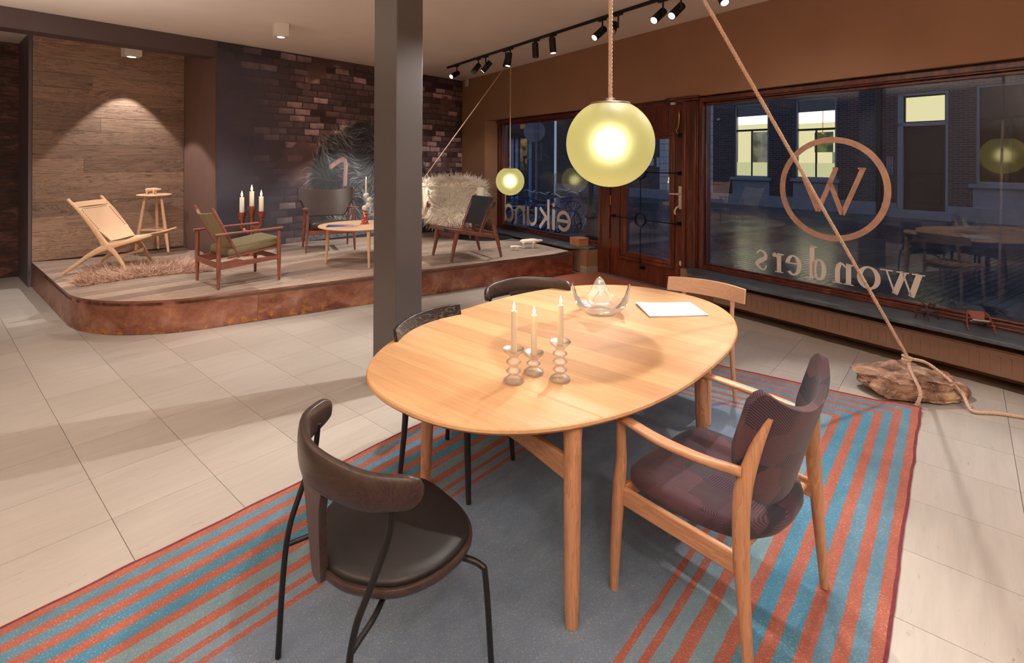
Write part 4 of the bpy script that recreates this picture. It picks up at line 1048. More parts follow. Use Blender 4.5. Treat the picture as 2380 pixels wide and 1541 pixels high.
def m_fabric():
    t = NT('plum_patchwork_fabric'); v = t.coord((1, 1, 1), jitter=False)
    vo = t.n('TexVoronoi', {'Vector': v, 'Scale': 9.0, 'Randomness': .8}, distance='CHEBYCHEV'); cr = t.n('SeparateColor', {0: vo.outputs['Color']})
    base = t.ramp(cr.outputs[0], [(0, S(44, 44, 60)), (.4, S(66, 62, 70)), (.7, S(84, 60, 66)), (1, S(62, 66, 72))])
    sp = t.n('SeparateXYZ', {0: v})
    s1 = t.math('SINE', t.math('MULTIPLY', t.math('ADD', sp.outputs['X'], sp.outputs['Z']), 720.0)); s2 = t.math('SINE', t.math('MULTIPLY', t.math('SUBTRACT', sp.outputs['Y'], sp.outputs['Z']), 720.0))
    s_ = t.mix(t.math('GREATER_THAN', cr.outputs[1], .5), s1, s2)
    st_ = t.math('MULTIPLY', t.ramp(s_, [(.1, (0, 0, 0, 1)), (.5, (1, 1, 1, 1))]), t.math('GREATER_THAN', cr.outputs[2], .45))
    col = t.mix(t.math('MULTIPLY', st_, .6), base, S(126, 80, 90))
    n_ = t.noise(v, 420, 2); t.bump(n_, .35, .002)
    col = t.mix(t.math('MULTIPLY', n_, .3), col, S(30, 34, 44))
    return t.fin(col, .95, **{'Specular IOR Level': .15, 'Sheen Weight': .15})
FAB = m_fabric()
ac = thing('armchair', 'oak armchair upholstered in plum patchwork fabric, in front of the table', 'armchair', (.8095, 2.013, 0), radians(40.5), G)
half = [(0, .262), (.16, .260), (.252, .232), (.276, .11), (.272, -.04), (.232, -.175), (.135, -.25), (.04, -.268)]
ol = closed_spline(half + [(-x, y) for x, y in reversed(half[1:])], 5)
pad(MB(), ol, [(.90, .395), (.97, .402), (1, .422), (1.0, .444), (.985, .458), (.93, .467), (.7, .470), (.35, .465)]).build('seat', FAB, ac, smooth=60)
def shell(u, v):
    q = 2*u-1; a = abs(q)
    zt = .832+.135*a**1.7-.075*max(0, (a-.80)/.20)**2.2; zb = .485+.215*a**2.6+.03*max(0, (a-.86)/.14)**2
    z = zb+(zt-zb)*v
    x = .272*sin(q*1.15)/sin(1.15)
    y = -.232-(z-.5)*.30 + .115*(1-cos(q*1.3))/(1-cos(1.3))
    return (x, y, z), Vector((-.62*q, 1, .28)).normalized()
mb = MB().sheet(shell, 30, 14, .030); bk = mb.build('backrest', FAB, ac, bevel=.012, smooth=70, seg=3)
for s_ in (-1, 1):
    MB().tube(spline([(s_*.315, .262, .011), (s_*.312, .256, .20), (s_*.306, .246, .42), (s_*.301, .240, .52), (s_*.300, .245, .664)], 5), lerps([(.0155, .0155), (.0205, .021), (.024, .026), (.021, .021), (.016, .017)], 21), 14, up=(0, 1, 0)).build('leg', OAKZ, ac)
    MB().tube(spline([(s_*.312, -.262, .011), (s_*.308, -.242, .25), (s_*.303, -.228, .44), (s_*.286, -.224, .60), (s_*.252, -.246, .73), (s_*.222, -.278, .842)], 5), lerps([(.015, .016), (.019, .021), (.022, .027), (.023, .029), (.018, .021), (.012, .013)], 26), 14, up=(0, 1, 0)).build('leg', OAKZ, ac)
    MB().tube(spline([(s_*.300, .285, .672), (s_*.312, .19, .674), (s_*.324, .05, .668), (s_*.316, -.10, .668), (s_*.287, -.222, .668)], 6), lerps([(.018, .009), (.023, .010), (.026, .0105), (.021, .012), (.013, .016)], 25), 14, sq=3.0).build('armrest', OAKX, ac, smooth=50)
    MB().box(s_*.300-.011, s_*.300+.011, -.23, .246, .345, .412).build('seat_rail', OAKX, ac, bevel=.006)
MB().box(-.295, .295, .232, .254, .347, .407).build('front_rail', wood('oiled_oak_cross', S(212, 150, 102), S(172, 112, 70), 0, 1.2, .42, .8), ac, bevel=.006)
MB().tube([(-.295, -.19, .385), (.295, -.19, .385)], (.018, .012), 12, sq=3).build('rear_rail', OAKX, ac)

# ---------------------------------------------------------------- on the table
def m_clear(name, tint, lumps=0):
    t = NT(name); tr = t.n('BsdfTransparent', {'Color': (.985, .985, .98, 1)}); gl = t.n('BsdfGlossy', {'Color': (1, 1, 1, 1), 'Roughness': .16})
    fr = t.n('Fresnel', {'IOR': t.math('SUBTRACT', 1.5, t.math('MULTIPLY', t.n('NewGeometry').outputs['Backfacing'], 1.5-1/1.5))}); df = t.n('BsdfTranslucent', {'Color': (.95, .94, .92, 1)}); d2 = t.n('BsdfDiffuse', {'Color': (.95, .94, .92, 1)})
    b = t.n('Bump', {'Height': t.noise(t.coord((1, 1, 1)), lumps, 3), 'Strength': .9, 'Distance': .004}).outputs[0]
    t.set(gl.inputs['Normal'], b); t.set(fr.inputs['Normal'], b)
    m0 = t.n('MixShader', {0: .5, 1: df.outputs[0], 2: d2.outputs[0]})
    m1 = t.n('MixShader', {0: .07, 1: tr.outputs[0], 2: m0.outputs[0]}); m2 = t.n('MixShader', {0: t.math('MINIMUM', t.math('MULTIPLY', fr.outputs[0], 3.6), .9), 1: m1.outputs[0], 2: gl.outputs[0]})
    t.t.links.new(m2.outputs[0], t.out.inputs['Surface']); return t.m
CLEAR = m_clear('clear_cast_glass', (1, 1, 1, 1), 150); CLEARB = m_clear('clear_bowl_glass', (1, 1, 1, 1), 28)
WAX = NT('ivory_wax').fin(S(246, 234, 210), .5, **{'Subsurface Weight': .25, 'Subsurface Radius': (.02, .012, .006), 'Subsurface Scale': .5})
FLAME = emis('candle_flame', S(255, 222, 150), 9.0); WICK = plain('wick', S(40, 30, 26), .9)
def candle(loc, h, r_, lab, group, light=.45):
    c = thing('candle', lab, 'candle', loc, 0, group)
    MB().lathe([(r_*.9, 0), (r_, .004), (r_*.97, h-.004), (r_*.93, h), (r_*.6, h-.0025), (.002, h-.003)], 20).build('wax', WAX, c)
    MB().tube([(0, 0, h-.003), (.0005, 0, h+.006)], .0011, 6).build('wick', WICK, c)
    fl__ = [(.0008, 0), (.0042, .005), (.0056, .011), (.0046, .019), (.0024, .028), (.0004, .036)]
    k = r_/.0125
    MB().lathe([(a*k, z*k) for a, z in fl__], 14, (0, 0, h+.003)).build('flame', FLAME, c)
    l = bpy.data.lights.new('candle_light', 'POINT'); l.energy = light; l.color = (1, .62, .28); l.shadow_soft_size = .012
    o = bpy.data.objects.new('candle_light', l); COL.objects.link(o); o.parent = c; o.location = (0, 0, h+.055)
    return c
HG = 'cast-glass candle holders on the table'; CG = 'lit dinner candles on the table'
for (u, v), rings, hh, cu_, lab1, lab2 in (((1193.5, 888), 2, .140, (1199, 722), 'ribbed glass candle holder with two rings, leftmost on the table', 'lit ivory candle in the leftmost glass holder'),
        ((1240, 868), 1, .094, (1242, 732), 'shortest ribbed glass candle holder with one ring', 'lit ivory candle in the shortest glass holder'),
        ((1301.5, 884), 3, .166, (1303, 709), 'tallest ribbed glass candle holder with three rings', 'lit ivory candle in the tallest glass holder')):
    p = at(u, v, TZ); h = thing('candle_holder', lab1, 'candle holder', tuple(p), 0, HG)
    pr = [(.040, 0), (.0435, .004), (.042, .012), (.030, .021), (.019, .028)]
    z = .030; gap_ = (hh-.034-.030)/rings
    for k in range(rings):
        pr += [(.0165, z), (.022, z+gap_*.22), (.031, z+gap_*.42), (.0305, z+gap_*.52), (.022, z+gap_*.72), (.0165, z+gap_*.95)]; z += gap_
    pr += [(.018, hh-.032), (.026, hh-.022), (.043, hh-.010), (.0455, hh-.004), (.043, hh), (.030, hh-.006), (.016, hh-.009), (.0145, hh-.022), (.004, hh-.023)]
    MB().lathe(pr, 28, lump=.02).build('body', CLEAR, h, smooth=60)
    top = aty(*cu_, p[1]); 
    candle((p[0]+.0015, p[1], TZ+hh-.0215), float(top[2])-(TZ+hh-.0215), .0128, lab2, CG)
p = at(1396, 728, TZ); bw = MB()
def bowl(u, v):
    a = 2*pi*u; pk = .5+.5*cos(4*a+1.9)
    hh = .055+.115*pk**2.2
    r0 = .060+.10*(v**.55)*(1+.12*pk*v)
    return (r0*cos(a), r0*sin(a), .014+hh*v**1.5), Vector((-cos(a), -sin(a), .35)).normalized()
bw.sheet(bowl, 64, 10, .010); bw.lathe([(.058, 0), (.075, .002), (.080, .012), (.070, .022), (.03, .018), (.003, .018)], 40)
o = bw.build('glass_bowl', CLEARB, None, tuple(p), radians(20), smooth=70); tag(o, 'clear glass bowl with four tall pointed corners on the table', 'bowl')
# magazine
c1, c2_, c3, c4 = [at(u, v, TZ+.006) for u, v in ((1478, 706), (1605, 703), (1646, 732), (1513, 737))]
O = (c1+c3)/2; ex = ((c3-c4)+(c2_-c1))/2; ey = ((c1-c4)+(c2_-c3))/2; wx, wy = np.hypot(*ex[:2]), np.hypot(*ey[:2])
mg = thing('magazine', 'white magazine with pale grey lettering lying on the far table end', 'magazine', (O[0], O[1], TZ), math.atan2(ex[1], ex[0]))
skew = float((ey[:2] @ ex[:2])/(wx*wx))*wx
def mq(a, b_): return (a*wx+b_*skew, b_*sqrt(max(1e-6, wy*wy-skew*skew)))
MAGP = plain('magazine_paper', S(246, 242, 230), .55, var=.01)
pg = [mq(-.5, -.5), mq(.5, -.5), mq(.5, .5), mq(-.5, .5)]
MB().prism(pg, .0004, .0055).build('pages', plain('page_edge', S(214, 190, 180), .8, var=.05, scale=60), mg, smooth=0)
cv = MB(); n = 12
tv = [(mq(-.505+1.01*i/n, b_), .0062+.010*max(0, 1-i/n*1.6)**2*(1 if b_ > 0 else .25)) for i in range(n+1) for b_ in (-.505, .505)]
cv.add([(p_[0], p_[1], z) for p_, z in tv]+[(p_[0], p_[1], z+.0009) for p_, z in tv], [(2*i, 2*i+1, 2*i+3, 2*i+2) for i in range(n)]+[(2*n+2+2*i, 2*n+4+2*i, 2*n+5+2*i, 2*n+3+2*i) for i in range(n)])
cv.build('cover', MAGP, mg, smooth=60)
lt = MB(); GREYINK = plain('grey_ink', S(132, 128, 120), .7, var=.02)
for row, cnt in ((-.40, 5), (-.24, 5), (-.04, 4), (.13, 5), (.28, 2), (.42, 6)):
    for k in range(cnt):
        b_ = .36-.13*k; zz = .0073+.010*max(0, 1-(row+.5)*1.6)**2*(.25+.75*(b_+.5))
        for s_ in range(2):
            a0 = row-.035; p0, p1 = mq(a0, b_-.03*s_+.01*(k % 2)), mq(a0+.07, b_-.03*s_-.012*(s_))
            lt.bar((p0[0], p0[1], zz), (p1[0], p1[1], zz), .003, .0006)
tag(lt.build('cover_lettering', GREYINK, mg, smooth=0), kind='stuff')
# ---------------------------------------------------------------- platform
ZP = .32
corner = Tw(1.02, 5.822); r0 = 1.22; tl_ = r0*math.tan(radians(74.7/2))
cc = corner + T1*tl_ + T2*(r0) if False else None
pA = corner + T1*tl_; pB = corner + W2*tl_
nl_ = T2                                   # inward normal of the left edge
cen = pA + nl_*r0
a0 = math.atan2(*(pA-cen)[[1, 0]]); a1 = math.atan2(*(pB-cen)[[1, 0]])
if a1 < a0: a1 += 2*pi
NF = 40
fil = [cen + r0*np.array([cos(a0+(a1-a0)*i/NF), sin(a0+(a1-a0)*i/NF), 0]) for i in range(NF+1)]
sfr = float(pB @ W1)
outl = [Tw(1.02, 9.09)] + fil + [Ww(5.02, sfr), Ww(5.02, 8.9)]
plat = thing('display_platform', 'low curved platform with oak deck and copper front along the back wall', 'platform', (0, 0, 0), 0)
def off(p, q, w_):      # shrink toward the platform
    d = (q-p)/np.hypot(*(q-p)[:2]); return np.array([-d[1], d[0], 0])*w_
def path_panels():
    pts = [Tw(1.02, 9.09), Tw(1.02, 7.0)] ; idx = []
    segs = [[Tw(1.02, 9.09), Tw(1.02, 6.98)], [Tw(1.02, 6.98)] + fil + [Ww(.81, sfr)]]
    for a, b_ in ((.81, 3.02), (3.02, 4.50), (4.50, 5.02)): segs.append([Ww(a, sfr), Ww(b_, sfr)])
    return segs
for seg_ in path_panels():
    m = MB(); n = len(seg_); vs = []
    for i, p in enumerate(seg_):
        q = seg_[min(i+1, n-1)]; o = seg_[max(i-1, 0)]; d = (q-o)/np.hypot(*(q-o)[:2]); nn_ = np.array([d[1], -d[0], 0])
        sh = d*(.0012 if i == 0 else (-.0012 if i == n-1 else 0))
        for w_, z in ((.0, .004), (.0, ZP-.0005), (-.012, ZP-.0005), (-.012, .004)): 
            x = p+sh+nn_*w_; vs.append((x[0], x[1], z))
    fs = [(4*i+k, 4*i+(k+1) % 4, 4*i+4+(k+1) % 4, 4*i+4+k) for i in range(n-1) for k in range(4)] + [(3, 2, 1, 0), tuple(4*(n-1)+k for k in range(4))]
    m.add(vs, fs).build('copper_panel', COPPER, plat, smooth=30)
k = 0; t1c = 4.45
outT = [toT(p) for p in outl]
inner = [p for p in outT]
def clip_convex(q, poly):
    n = len(poly); ar = sum(poly[i][0]*poly[(i+1) % n][1]-poly[(i+1) % n][0]*poly[i][1] for i in range(n)); sg_ = 1 if ar > 0 else -1
    for i in range(n):
        a, b_ = np.array(poly[i]), np.array(poly[(i+1) % n]); d = b_-a; nn_ = np.array([d[1], -d[0]])*sg_
        if np.hypot(*nn_) < 1e-9: continue
        nn_ = nn_/np.hypot(*nn_); q = clip(q, nn_, float(nn_ @ a) - .0008)
        if len(q) < 3: return None
    return q
deckroot = MB(); deckroot.prism([tuple(p) for p in clip(outT, np.array([0, 1.0]), 8.12)], ZP-.05, ZP-.022).box(1.03, 2.75, 8.12, 9.08, ZP-.05, ZP-.022)
dk = deckroot.build('deck_base', DARKF, plat, rz=RT, smooth=0)
while t1c < 9.1:
    w_ = .20; hi = min(t1c+w_, 9.092)
    cuts = [1.0, 1.0+random.uniform(.8, 2.3)]
    while cuts[-1] < 8.2: cuts.append(cuts[-1]+random.uniform(1.7, 2.6))
    for a, b_ in zip(cuts[:-1], cuts[1:]):
        b2 = b_
        if t1c > 8.13 and a > 2.6: continue
        if t1c > 8.13: b2 = min(b_, 2.755)
        elif hi > 8.135: hi2 = 8.13
        q = [(a, t1c), (b2, t1c), (b2, min(hi, 8.134) if (hi > 8.134 and a > 2.5) else hi), (a, min(hi, 8.134) if (hi > 8.134 and a > 2.5) else hi)]
        q = clip_convex([np.array(p) for p in q], outT)
        if q is None: continue
        cx, cy = sum(p[0] for p in q)/len(q), sum(p[1] for p in q)/len(q)
        q = [((p[0]-cx)*1.0, (p[1]-cy)) for p in q]
        q = [(x-math.copysign(.0006, x), y-math.copysign(.0006, y)) for x, y in q]
        MB().prism(q, ZP-.022, ZP).build('plank', DECKPLANK, plat, tuple(Tw(cx, cy)), RT, smooth=0)
    t1c += w_

# ---------------------------------------------------------------- printed mural on the back wall (flat print: painted bricks and a shaggy chair)
X0, X1, Z0, Z1 = 2.882, XE-.004, ZP+.002, ZC-.004
NX, NZ = 600, 372
gx_, gz_ = np.meshgrid(np.linspace(X0, X1, NX+1), np.linspace(Z0, Z1, NZ+1), indexing='ij')
def mpx(u, v):
    p = onplane(u, v, 8.135*T1, T1); return float(p @ T2), float(p[2])
def snoise(sx, sz, seed):        # smooth value noise on the print
    r = np.random.default_rng(seed); a = r.random((int((X1-X0)*sx)+4, int((Z1-Z0)*sz)+4))
    fx, fz = (gx_-X0)*sx, (gz_-Z0)*sz; ix, iz = fx.astype(int), fz.astype(int); fx, fz = fx-ix, fz-iz
    fx, fz = fx*fx*(3-2*fx), fz*fz*(3-2*fz)
    return (a[ix, iz]*(1-fx)+a[ix+1, iz]*fx)*(1-fz)+(a[ix, iz+1]*(1-fx)+a[ix+1, iz+1]*fx)*fz
def fbm(s_, seed, o=4): return sum(snoise(s_*2**k, s_*2**k, seed+k)*.5**k for k in range(o))/sum(.5**k for k in range(o))
lerp = lambda a, b_, f: a*(1-f[..., None])+np.array(b_)*f[..., None]
sm_ = lambda x, a, b_: np.clip((x-a)/(b_-a), 0, 1)**2*(3-2*np.clip((x-a)/(b_-a), 0, 1))
lin = lambda c: np.array(S(*c)[:3])
rh, bw_ = .108, .27
wx_ = gx_+.02*(fbm(3, 5)-.5)*2; wz_ = gz_+.03*(fbm(1.2, 9)-.5)*2
row = np.floor(wz_/rh); cxx = wx_/bw_+.5*(row % 2)+.13*np.sin(row*2.3); colm = np.floor(cxx)
fx, fz = cxx-colm, wz_/rh-row
hsh = lambda a, b_, s_: np.modf(np.abs(np.sin(a*12.9898+b_*78.233+s_)*43758.5453))[0]
h1, h2, h3 = hsh(colm, row, 1.0), hsh(colm, row, 2.0), hsh(colm, row, 3.0)
ed_ = np.minimum(np.minimum(fx, 1-fx)*bw_, np.minimum(fz, 1-fz)*rh)+.012*(fbm(14, 31, 3)-.5)
brick = sm_(ed_, .004, .016)
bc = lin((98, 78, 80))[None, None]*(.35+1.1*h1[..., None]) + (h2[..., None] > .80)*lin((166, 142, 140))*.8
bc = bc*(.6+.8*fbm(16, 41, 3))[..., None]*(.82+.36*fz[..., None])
img = np.ones(gx_.shape+(3,))*lin((58, 46, 50))
img = img*(.7+.6*fbm(9, 77))[..., None]
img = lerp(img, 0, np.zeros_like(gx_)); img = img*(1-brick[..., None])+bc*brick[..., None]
pl_ = sm_(fbm(1.6, 55)+.12*np.exp(-((gx_-mpx(760, 150)[0])**2)/.35), .62, .68); img = img*(1-pl_[..., None])+(lin((112, 84, 80))*(.55+.7*fbm(7, 66))[..., None])*pl_[..., None]
xb = mpx(590, 300)[0]
dark = 1-sm_(gx_+1.1*(fbm(1.1, 88)-.5)+.10*(gz_-1.8), xb-.2, xb+1.0); base = lin((64, 60, 72))*(.8+.4*fbm(2.5, 99))[..., None]
ghost = .20*brick*(h3 > .6)*sm_(gx_, X0+.3, X0+1.2)
img = img*(1-dark[..., None])+(base+bc*ghost[..., None])*dark[..., None]
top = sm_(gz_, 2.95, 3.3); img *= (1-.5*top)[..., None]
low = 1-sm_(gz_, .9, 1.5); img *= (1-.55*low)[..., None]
# shaggy chair
cx_, cz_ = mpx(868, 408); rx_, rz_2 = 1.25, 1.02
ang = np.arctan2(gz_-cz_, gx_-cx_); rr = np.sqrt(((gx_-cx_)/rx_)**2+((gz_-cz_)/rz_2)**2)
fur = 1-sm_(rr+.10*(fbm(6, 12, 3)-.5), .93, 1.0)
seat_ = (1-sm_(np.abs((gx_-cx_-.1)/1.15), .85, 1.05))*(1-sm_(gz_, cz_-.15, cz_+.1)); fur = np.maximum(fur, seat_)
fc = lin((40, 42, 44))*(.55+.9*fbm(5, 21))[..., None]
img = img*(1-fur[..., None])+fc*fur[..., None]
sx_, sz_ = (X1-X0)/NX, (Z1-Z0)/NZ; rs = np.random.default_rng(4)
for k in range(4200):
    x, z = rs.uniform(cx_-1.35, cx_+1.4), rs.uniform(.36, cz_+1.05)
    i, j = int((x-X0)/sx_), int((z-Z0)/sz_)
    if not (0 <= i < NX and 0 <= j < NZ) or fur[i, j] < .5: continue
    a_ = math.atan2(z-cz_-.25, x-cx_-.1); d = a_+.9*math.sin(3*x+2*z)+rs.normal(0, .25)
    if z < cz_-.1: d = -pi/2+.5*math.sin(4*x)+rs.normal(0, .3)
    n_ = int(rs.uniform(12, 44)); br = rs.uniform(.02, .30)**1.6*1.25*(.5+.7*math.sin(2.1*x+1.3)**2)
    for q in range(n_):
        i, j = int((x-X0)/sx_), int((z-Z0)/sz_)
        if not (0 <= i < NX and 0 <= j < NZ): break
        img[i, j] += br*math.sin(pi*(q+.5)/n_)*np.array([.95, 1.0, 1.08])
        x += cos(d)*sx_*.9; z += sin(d)*sx_*.9; d += .05*math.sin(9*x+5*z)+rs.normal(0, .03)
# dark opening under the wing and the bent wooden arm
ox, oz = mpx(757, 432); hole = np.exp(-(((gx_-ox)/.36)**4+((gz_-oz)/.50)**4)); img = img*(1-.9*hole[..., None])+lin((40, 42, 44))*.9*hole[..., None]
arm = [mpx(*p) for p in ((770, 387), (783, 377), (795, 370), (802, 373), (804, 385), (803, 402), (802, 428))]
for (ax_, az), (bx_, bz) in zip(arm[:-1], arm[1:]):
    t_ = np.clip(((gx_-ax_)*(bx_-ax_)+(gz_-az)*(bz-az))/((bx_-ax_)**2+(bz-az)**2), 0, 1); dd = np.hypot(gx_-ax_-t_*(bx_-ax_), gz_-az-t_*(bz-az))
    f = 1-sm_(dd, .030, .045); img = img*(1-f[..., None])+lin((150, 120, 116))*(.75+.5*(gx_-ax_ > 0)*.4)[..., None]*f[..., None]
rug_ = (1-sm_(gz_, .42, .50))*sm_(gx_, mpx(690, 560)[0], mpx(720, 560)[0]); img = img*(1-.6*rug_[..., None])+(lin((104, 108, 118))*(.4+1.0*snoise(40, 40, 8))[..., None])*.6*rug_[..., None]
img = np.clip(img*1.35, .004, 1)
vv = np.stack([gx_, np.full_like(gx_, 8.134), gz_], -1).reshape(-1, 3)
ii = np.arange(NX*(NZ+1)).reshape(NX, NZ+1)[:, :NZ].ravel(); qd = np.stack([ii, ii+(NZ+1), ii+(NZ+1)+1, ii+1], 1)
me = bpy.data.meshes.new('mural_print'); me.vertices.add(len(vv)); me.vertices.foreach_set('co', vv.astype(np.float32).ravel())
me.loops.add(qd.size); me.loops.foreach_set('vertex_index', qd.ravel().astype(np.int32)); me.polygons.add(len(qd)); me.polygons.foreach_set('loop_start', np.arange(0, qd.size, 4, dtype=np.int32))
me.update(calc_edges=True)
ca = me.color_attributes.new('print', 'FLOAT_COLOR', 'POINT'); ca.data.foreach_set('color', np.concatenate([img.reshape(-1, 3), np.ones((img.shape[0]*img.shape[1], 1))], 1).astype(np.float32).ravel())
t = NT('printed_wallpaper'); at_ = t.n('Attribute', attribute_name='print'); MUR = t.fin(at_.outputs['Color'], t.math('ADD', .55, t.math('MULTIPLY', t.noise(t.coord((30, 30, 30)), 1.0, 2), .15)))
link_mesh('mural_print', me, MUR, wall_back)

# ---------------------------------------------------------------- furniture on the platform
def stand(name, label, cat, cxy, f, group=None): return thing(name, label, cat, (cxy[0], cxy[1], ZP+.001), face(*f), group)
LG = 'lounge chairs on the platform'
PALE = wood('pale_oak_frame', S(232, 196, 160), S(204, 160, 122), 1, 1.2, .42, .5)
PALEZ = wood('pale_oak_legs', S(228, 190, 152), S(198, 152, 114), 2, 1.2, .42, .5)
NATLEA = plain('natural_leather', S(226, 188, 154), .5, var=.05, scale=3, bump=.03)
WALN = wood('walnut', S(150, 92, 76), S(98, 54, 44), 1, 1.4, .4, .9); WALNZ = wood('walnut_legs', S(148, 90, 74), S(92, 50, 42), 2, 1.4, .4, .9)
# 1 crossed-frame chair
ch = stand('lounge_chair', 'pale oak cross-frame lounge chair with natural leather sling, far left of the platform', 'lounge chair', (-4.892, 6.354), (.991, .134), LG)
def L1(a, z): return (a-.333, z)
for s_ in (1, -1):
    wr, wf = .30, .275
    A = spline([(s_*wr, *L1(.0, .004)), (s_*.292, *L1(.13, .10)), (s_*.285, *L1(.28, .215)), (s_*.28, *L1(.44, .298)), (s_*.275, *L1(.62, .345)), (s_*.27, *L1(.80, .395)), (s_*.268, *L1(.93, .438))], 5)
    MB().tube(A, lerps([(.013, .018), (.014, .022), (.015, .028), (.017, .042), (.015, .026), (.013, .020), (.012, .016)], len(A)), 14, sq=2.6).build('seat_frame', PALE, ch, smooth=50)
    B = spline([(s_*wf, *L1(.675, .004)), (s_*.275, *L1(.60, .14)), (s_*.278, *L1(.52, .26)), (s_*.28, *L1(.44, .33)), (s_*.285, *L1(.36, .46)), (s_*.29, *L1(.21, .68)), (s_*.295, *L1(.05, .868))], 5)
    MB().tube(B, lerps([(.013, .014), (.015, .020), (.016, .028), (.017, .040), (.015, .028), (.014, .022), (.014, .016)], len(B)), 14, up=(0, 1, 0), sq=2.6).build('back_frame', PALEZ, ch, smooth=50)
MB().sheet(lambda u, v: ((( u-.5)*.57, L1(.115+.035*sin(pi*u)*-1-(v-.5)*.04, 0)[0], .795+(v-.5)*.062+.0*u), Vector((0, .85, .5)).normalized()), 12, 3, .02).build('top_rail', PALE, ch, bevel=.006)
MB().sheet(lambda u, v: (((u-.5)*.55, L1(.575, 0)[0]-.01*sin(pi*u), .185+.03*(v-.5)*2*(1-.45*sin(pi*u))), Vector((0, 1, .4)).normalized()), 10, 2, .018).build('front_stretcher', PALE, ch, bevel=.004)
MB().tube([(-.285, *L1(.33, .25)), (.285, *L1(.33, .25))], (.016, .024), 12, sq=3).build('rear_stretcher', PALE, ch)
def sling(u, v):
    a, z = .150+(.475-.150)*v, .765+(.372-.765)*v
    w_ = .284 - (.05*max(0, (v-.70)/.30)**.6 if v > .7 else 0)
    sg_ = -.055*sin(pi*u)*sin(pi*min(1, v*.9+.05)); return ((2*u-1)*w_, L1(a+sg_*.9, 0)[0], z+sg_*.5), Vector((0, .77, .64))
MB().sheet(sling, 16, 16, .006).build('leather_back', NATLEA, ch, smooth=70)
def seat_l(u, v):
    a, z = .47+(.955-.47)*v, .36+(.462-.36)*v - .035*sin(pi*v)*.5
    return ((2*u-1)*.276, L1(a, 0)[0], z-.028*sin(pi*u)*(1-.6*v)), Vector((0, -.2, .98))
MB().sheet(seat_l, 14, 12, .014).build('leather_seat', NATLEA, ch, smooth=70, bevel=.004)
lc = MB()
for k in range(16):
    u = .12+.76*k/15; p, n_ = sling(u, .035); p = Vector(p)+n_*.004; lc.box(p.x-.006, p.x+.006, p.y-.003, p.y+.003, p.z-.003, p.z+.003)
for k in range(12):
    for u in (.05, .95):
        p, n_ = sling(u, .08+.55*k/11); p = Vector(p)+n_*.004; lc.box(p.x-.003, p.x+.003, p.y-.006, p.y+.006, p.z-.005, p.z+.005)
tag(lc.build('lacing', plain('dark_thread', S(96, 66, 52), .8), ch, smooth=0), kind='stuff')
# 2 bar stool with wooden bear
st_c = np.array([-5.06, 7.376]); SH = .845
sl = stand('bar_stool', 'pale oak three-legged bar stool with brass tips in front of the planked wall', 'stool', st_c, (0, -1))
Rz = Matrix.Rotation(-sl.rotation_euler.z, 3, 'Z')
MB().lathe([(.17, SH-.034), (.205, SH-.026), (.213, SH-.014), (.205, SH-.004), (.19, SH), (.10, SH-.004), (.003, SH-.006)], 36).build('seat', PALE, sl, smooth=60)
lf_ = []
for fx_, fy_ in ((-5.22, 7.223), (-5.154, 7.605), (-4.802, 7.299)):
    o = Rz @ Vector((fx_-st_c[0], fy_-st_c[1], 0)); tp = o*.48
    lf_.append((o, tp)); P = lambda f: (tp.x+(o.x-tp.x)*f, tp.y+(o.y-tp.y)*f, (SH-.03)*(1-f))
    g = MB().tube([P(0), P(.25), P(.6), P(.955)], [.016, .021, .024, .016], 14).build('leg', PALEZ, sl)
    MB().tube([P(.955), P(1)], [.015, .009], 12).build('brass_tip', BRASS, g)
ringp = [l[1].lerp(l[0], .56) for l in lf_]
MB().tube([(p.x*1.02, p.y*1.02, .345) for p in [sum((ringp[j]*w_ for j, w_ in w3), Vector()) for w3 in [((i, 1-f), ((i+1) % 3, f)) for i in range(3) for f in (0, .25, .5, .75)]] ], (.009, .014), 10, closed=True).build('foot_ring', PALE, sl)
def bear(name, label, loc, rz, L_, mat, group):
    k = L_/.36; m = MB()
    sp_ = spline([(-.16, 0, .085), (-.13, 0, .10), (-.05, 0, .103), (.03, 0, .108), (.075, 0, .112), (.12, 0, .112), (.165, 0, .118), (.195, 0, .116)], 4)
    m.tube([(p.x*k, 0, p.z*k) for p in sp_], [(a*k, b_*k) for a, b_ in lerps([(.012, .012), (.045, .038), (.052, .042), (.048, .042), (.036, .034), (.026, .024), (.022, .019), (.010, .010)], len(sp_))], 16)
    for x, y, lean in ((-.115, .026, -.012), (-.115, -.026, .01), (.045, .026, .012), (.045, -.026, -.012)):
        m.tube([(x*k, y*k, .095*k), ((x+lean*.5)*k, y*k, .045*k), ((x+lean)*k, y*k, 0)], [.030*k, .022*k, .021*k], 12)
    o = m.build(name, mat, None, loc, rz, smooth=80)
    rm = o.modifiers.new('merge', 'REMESH'); rm.mode = 'VOXEL'; rm.voxel_size = .006*k; rm.use_smooth_shade = True
    s2 = o.modifiers.new('smooth', 'SMOOTH'); s2.iterations = 5; s2.factor = .5
    return tag(o, label, 'figurine', group)
BG = 'carved bear figures'
bear('bear_figure', 'small natural wood polar bear figure standing on the bar stool', (st_c[0]-.01, st_c[1]-.02, ZP+SH-.004), radians(0), .225, PALE, BG)
CREAMW = plain('cream_wood', S(240, 226, 204), .5, var=.03)
p = at(1232, 577, ZP); bear('bear_figure', 'larger cream polar bear figure on the platform near the sill', (p[0], p[1], ZP), radians(8), .36, CREAMW, BG)
p = at(1201, 581, ZP); bear('bear_figure', 'smaller cream polar bear cub figure behind the larger one', (p[0]-.02, p[1]-.05, ZP), radians(-5), .19, CREAMW, BG)

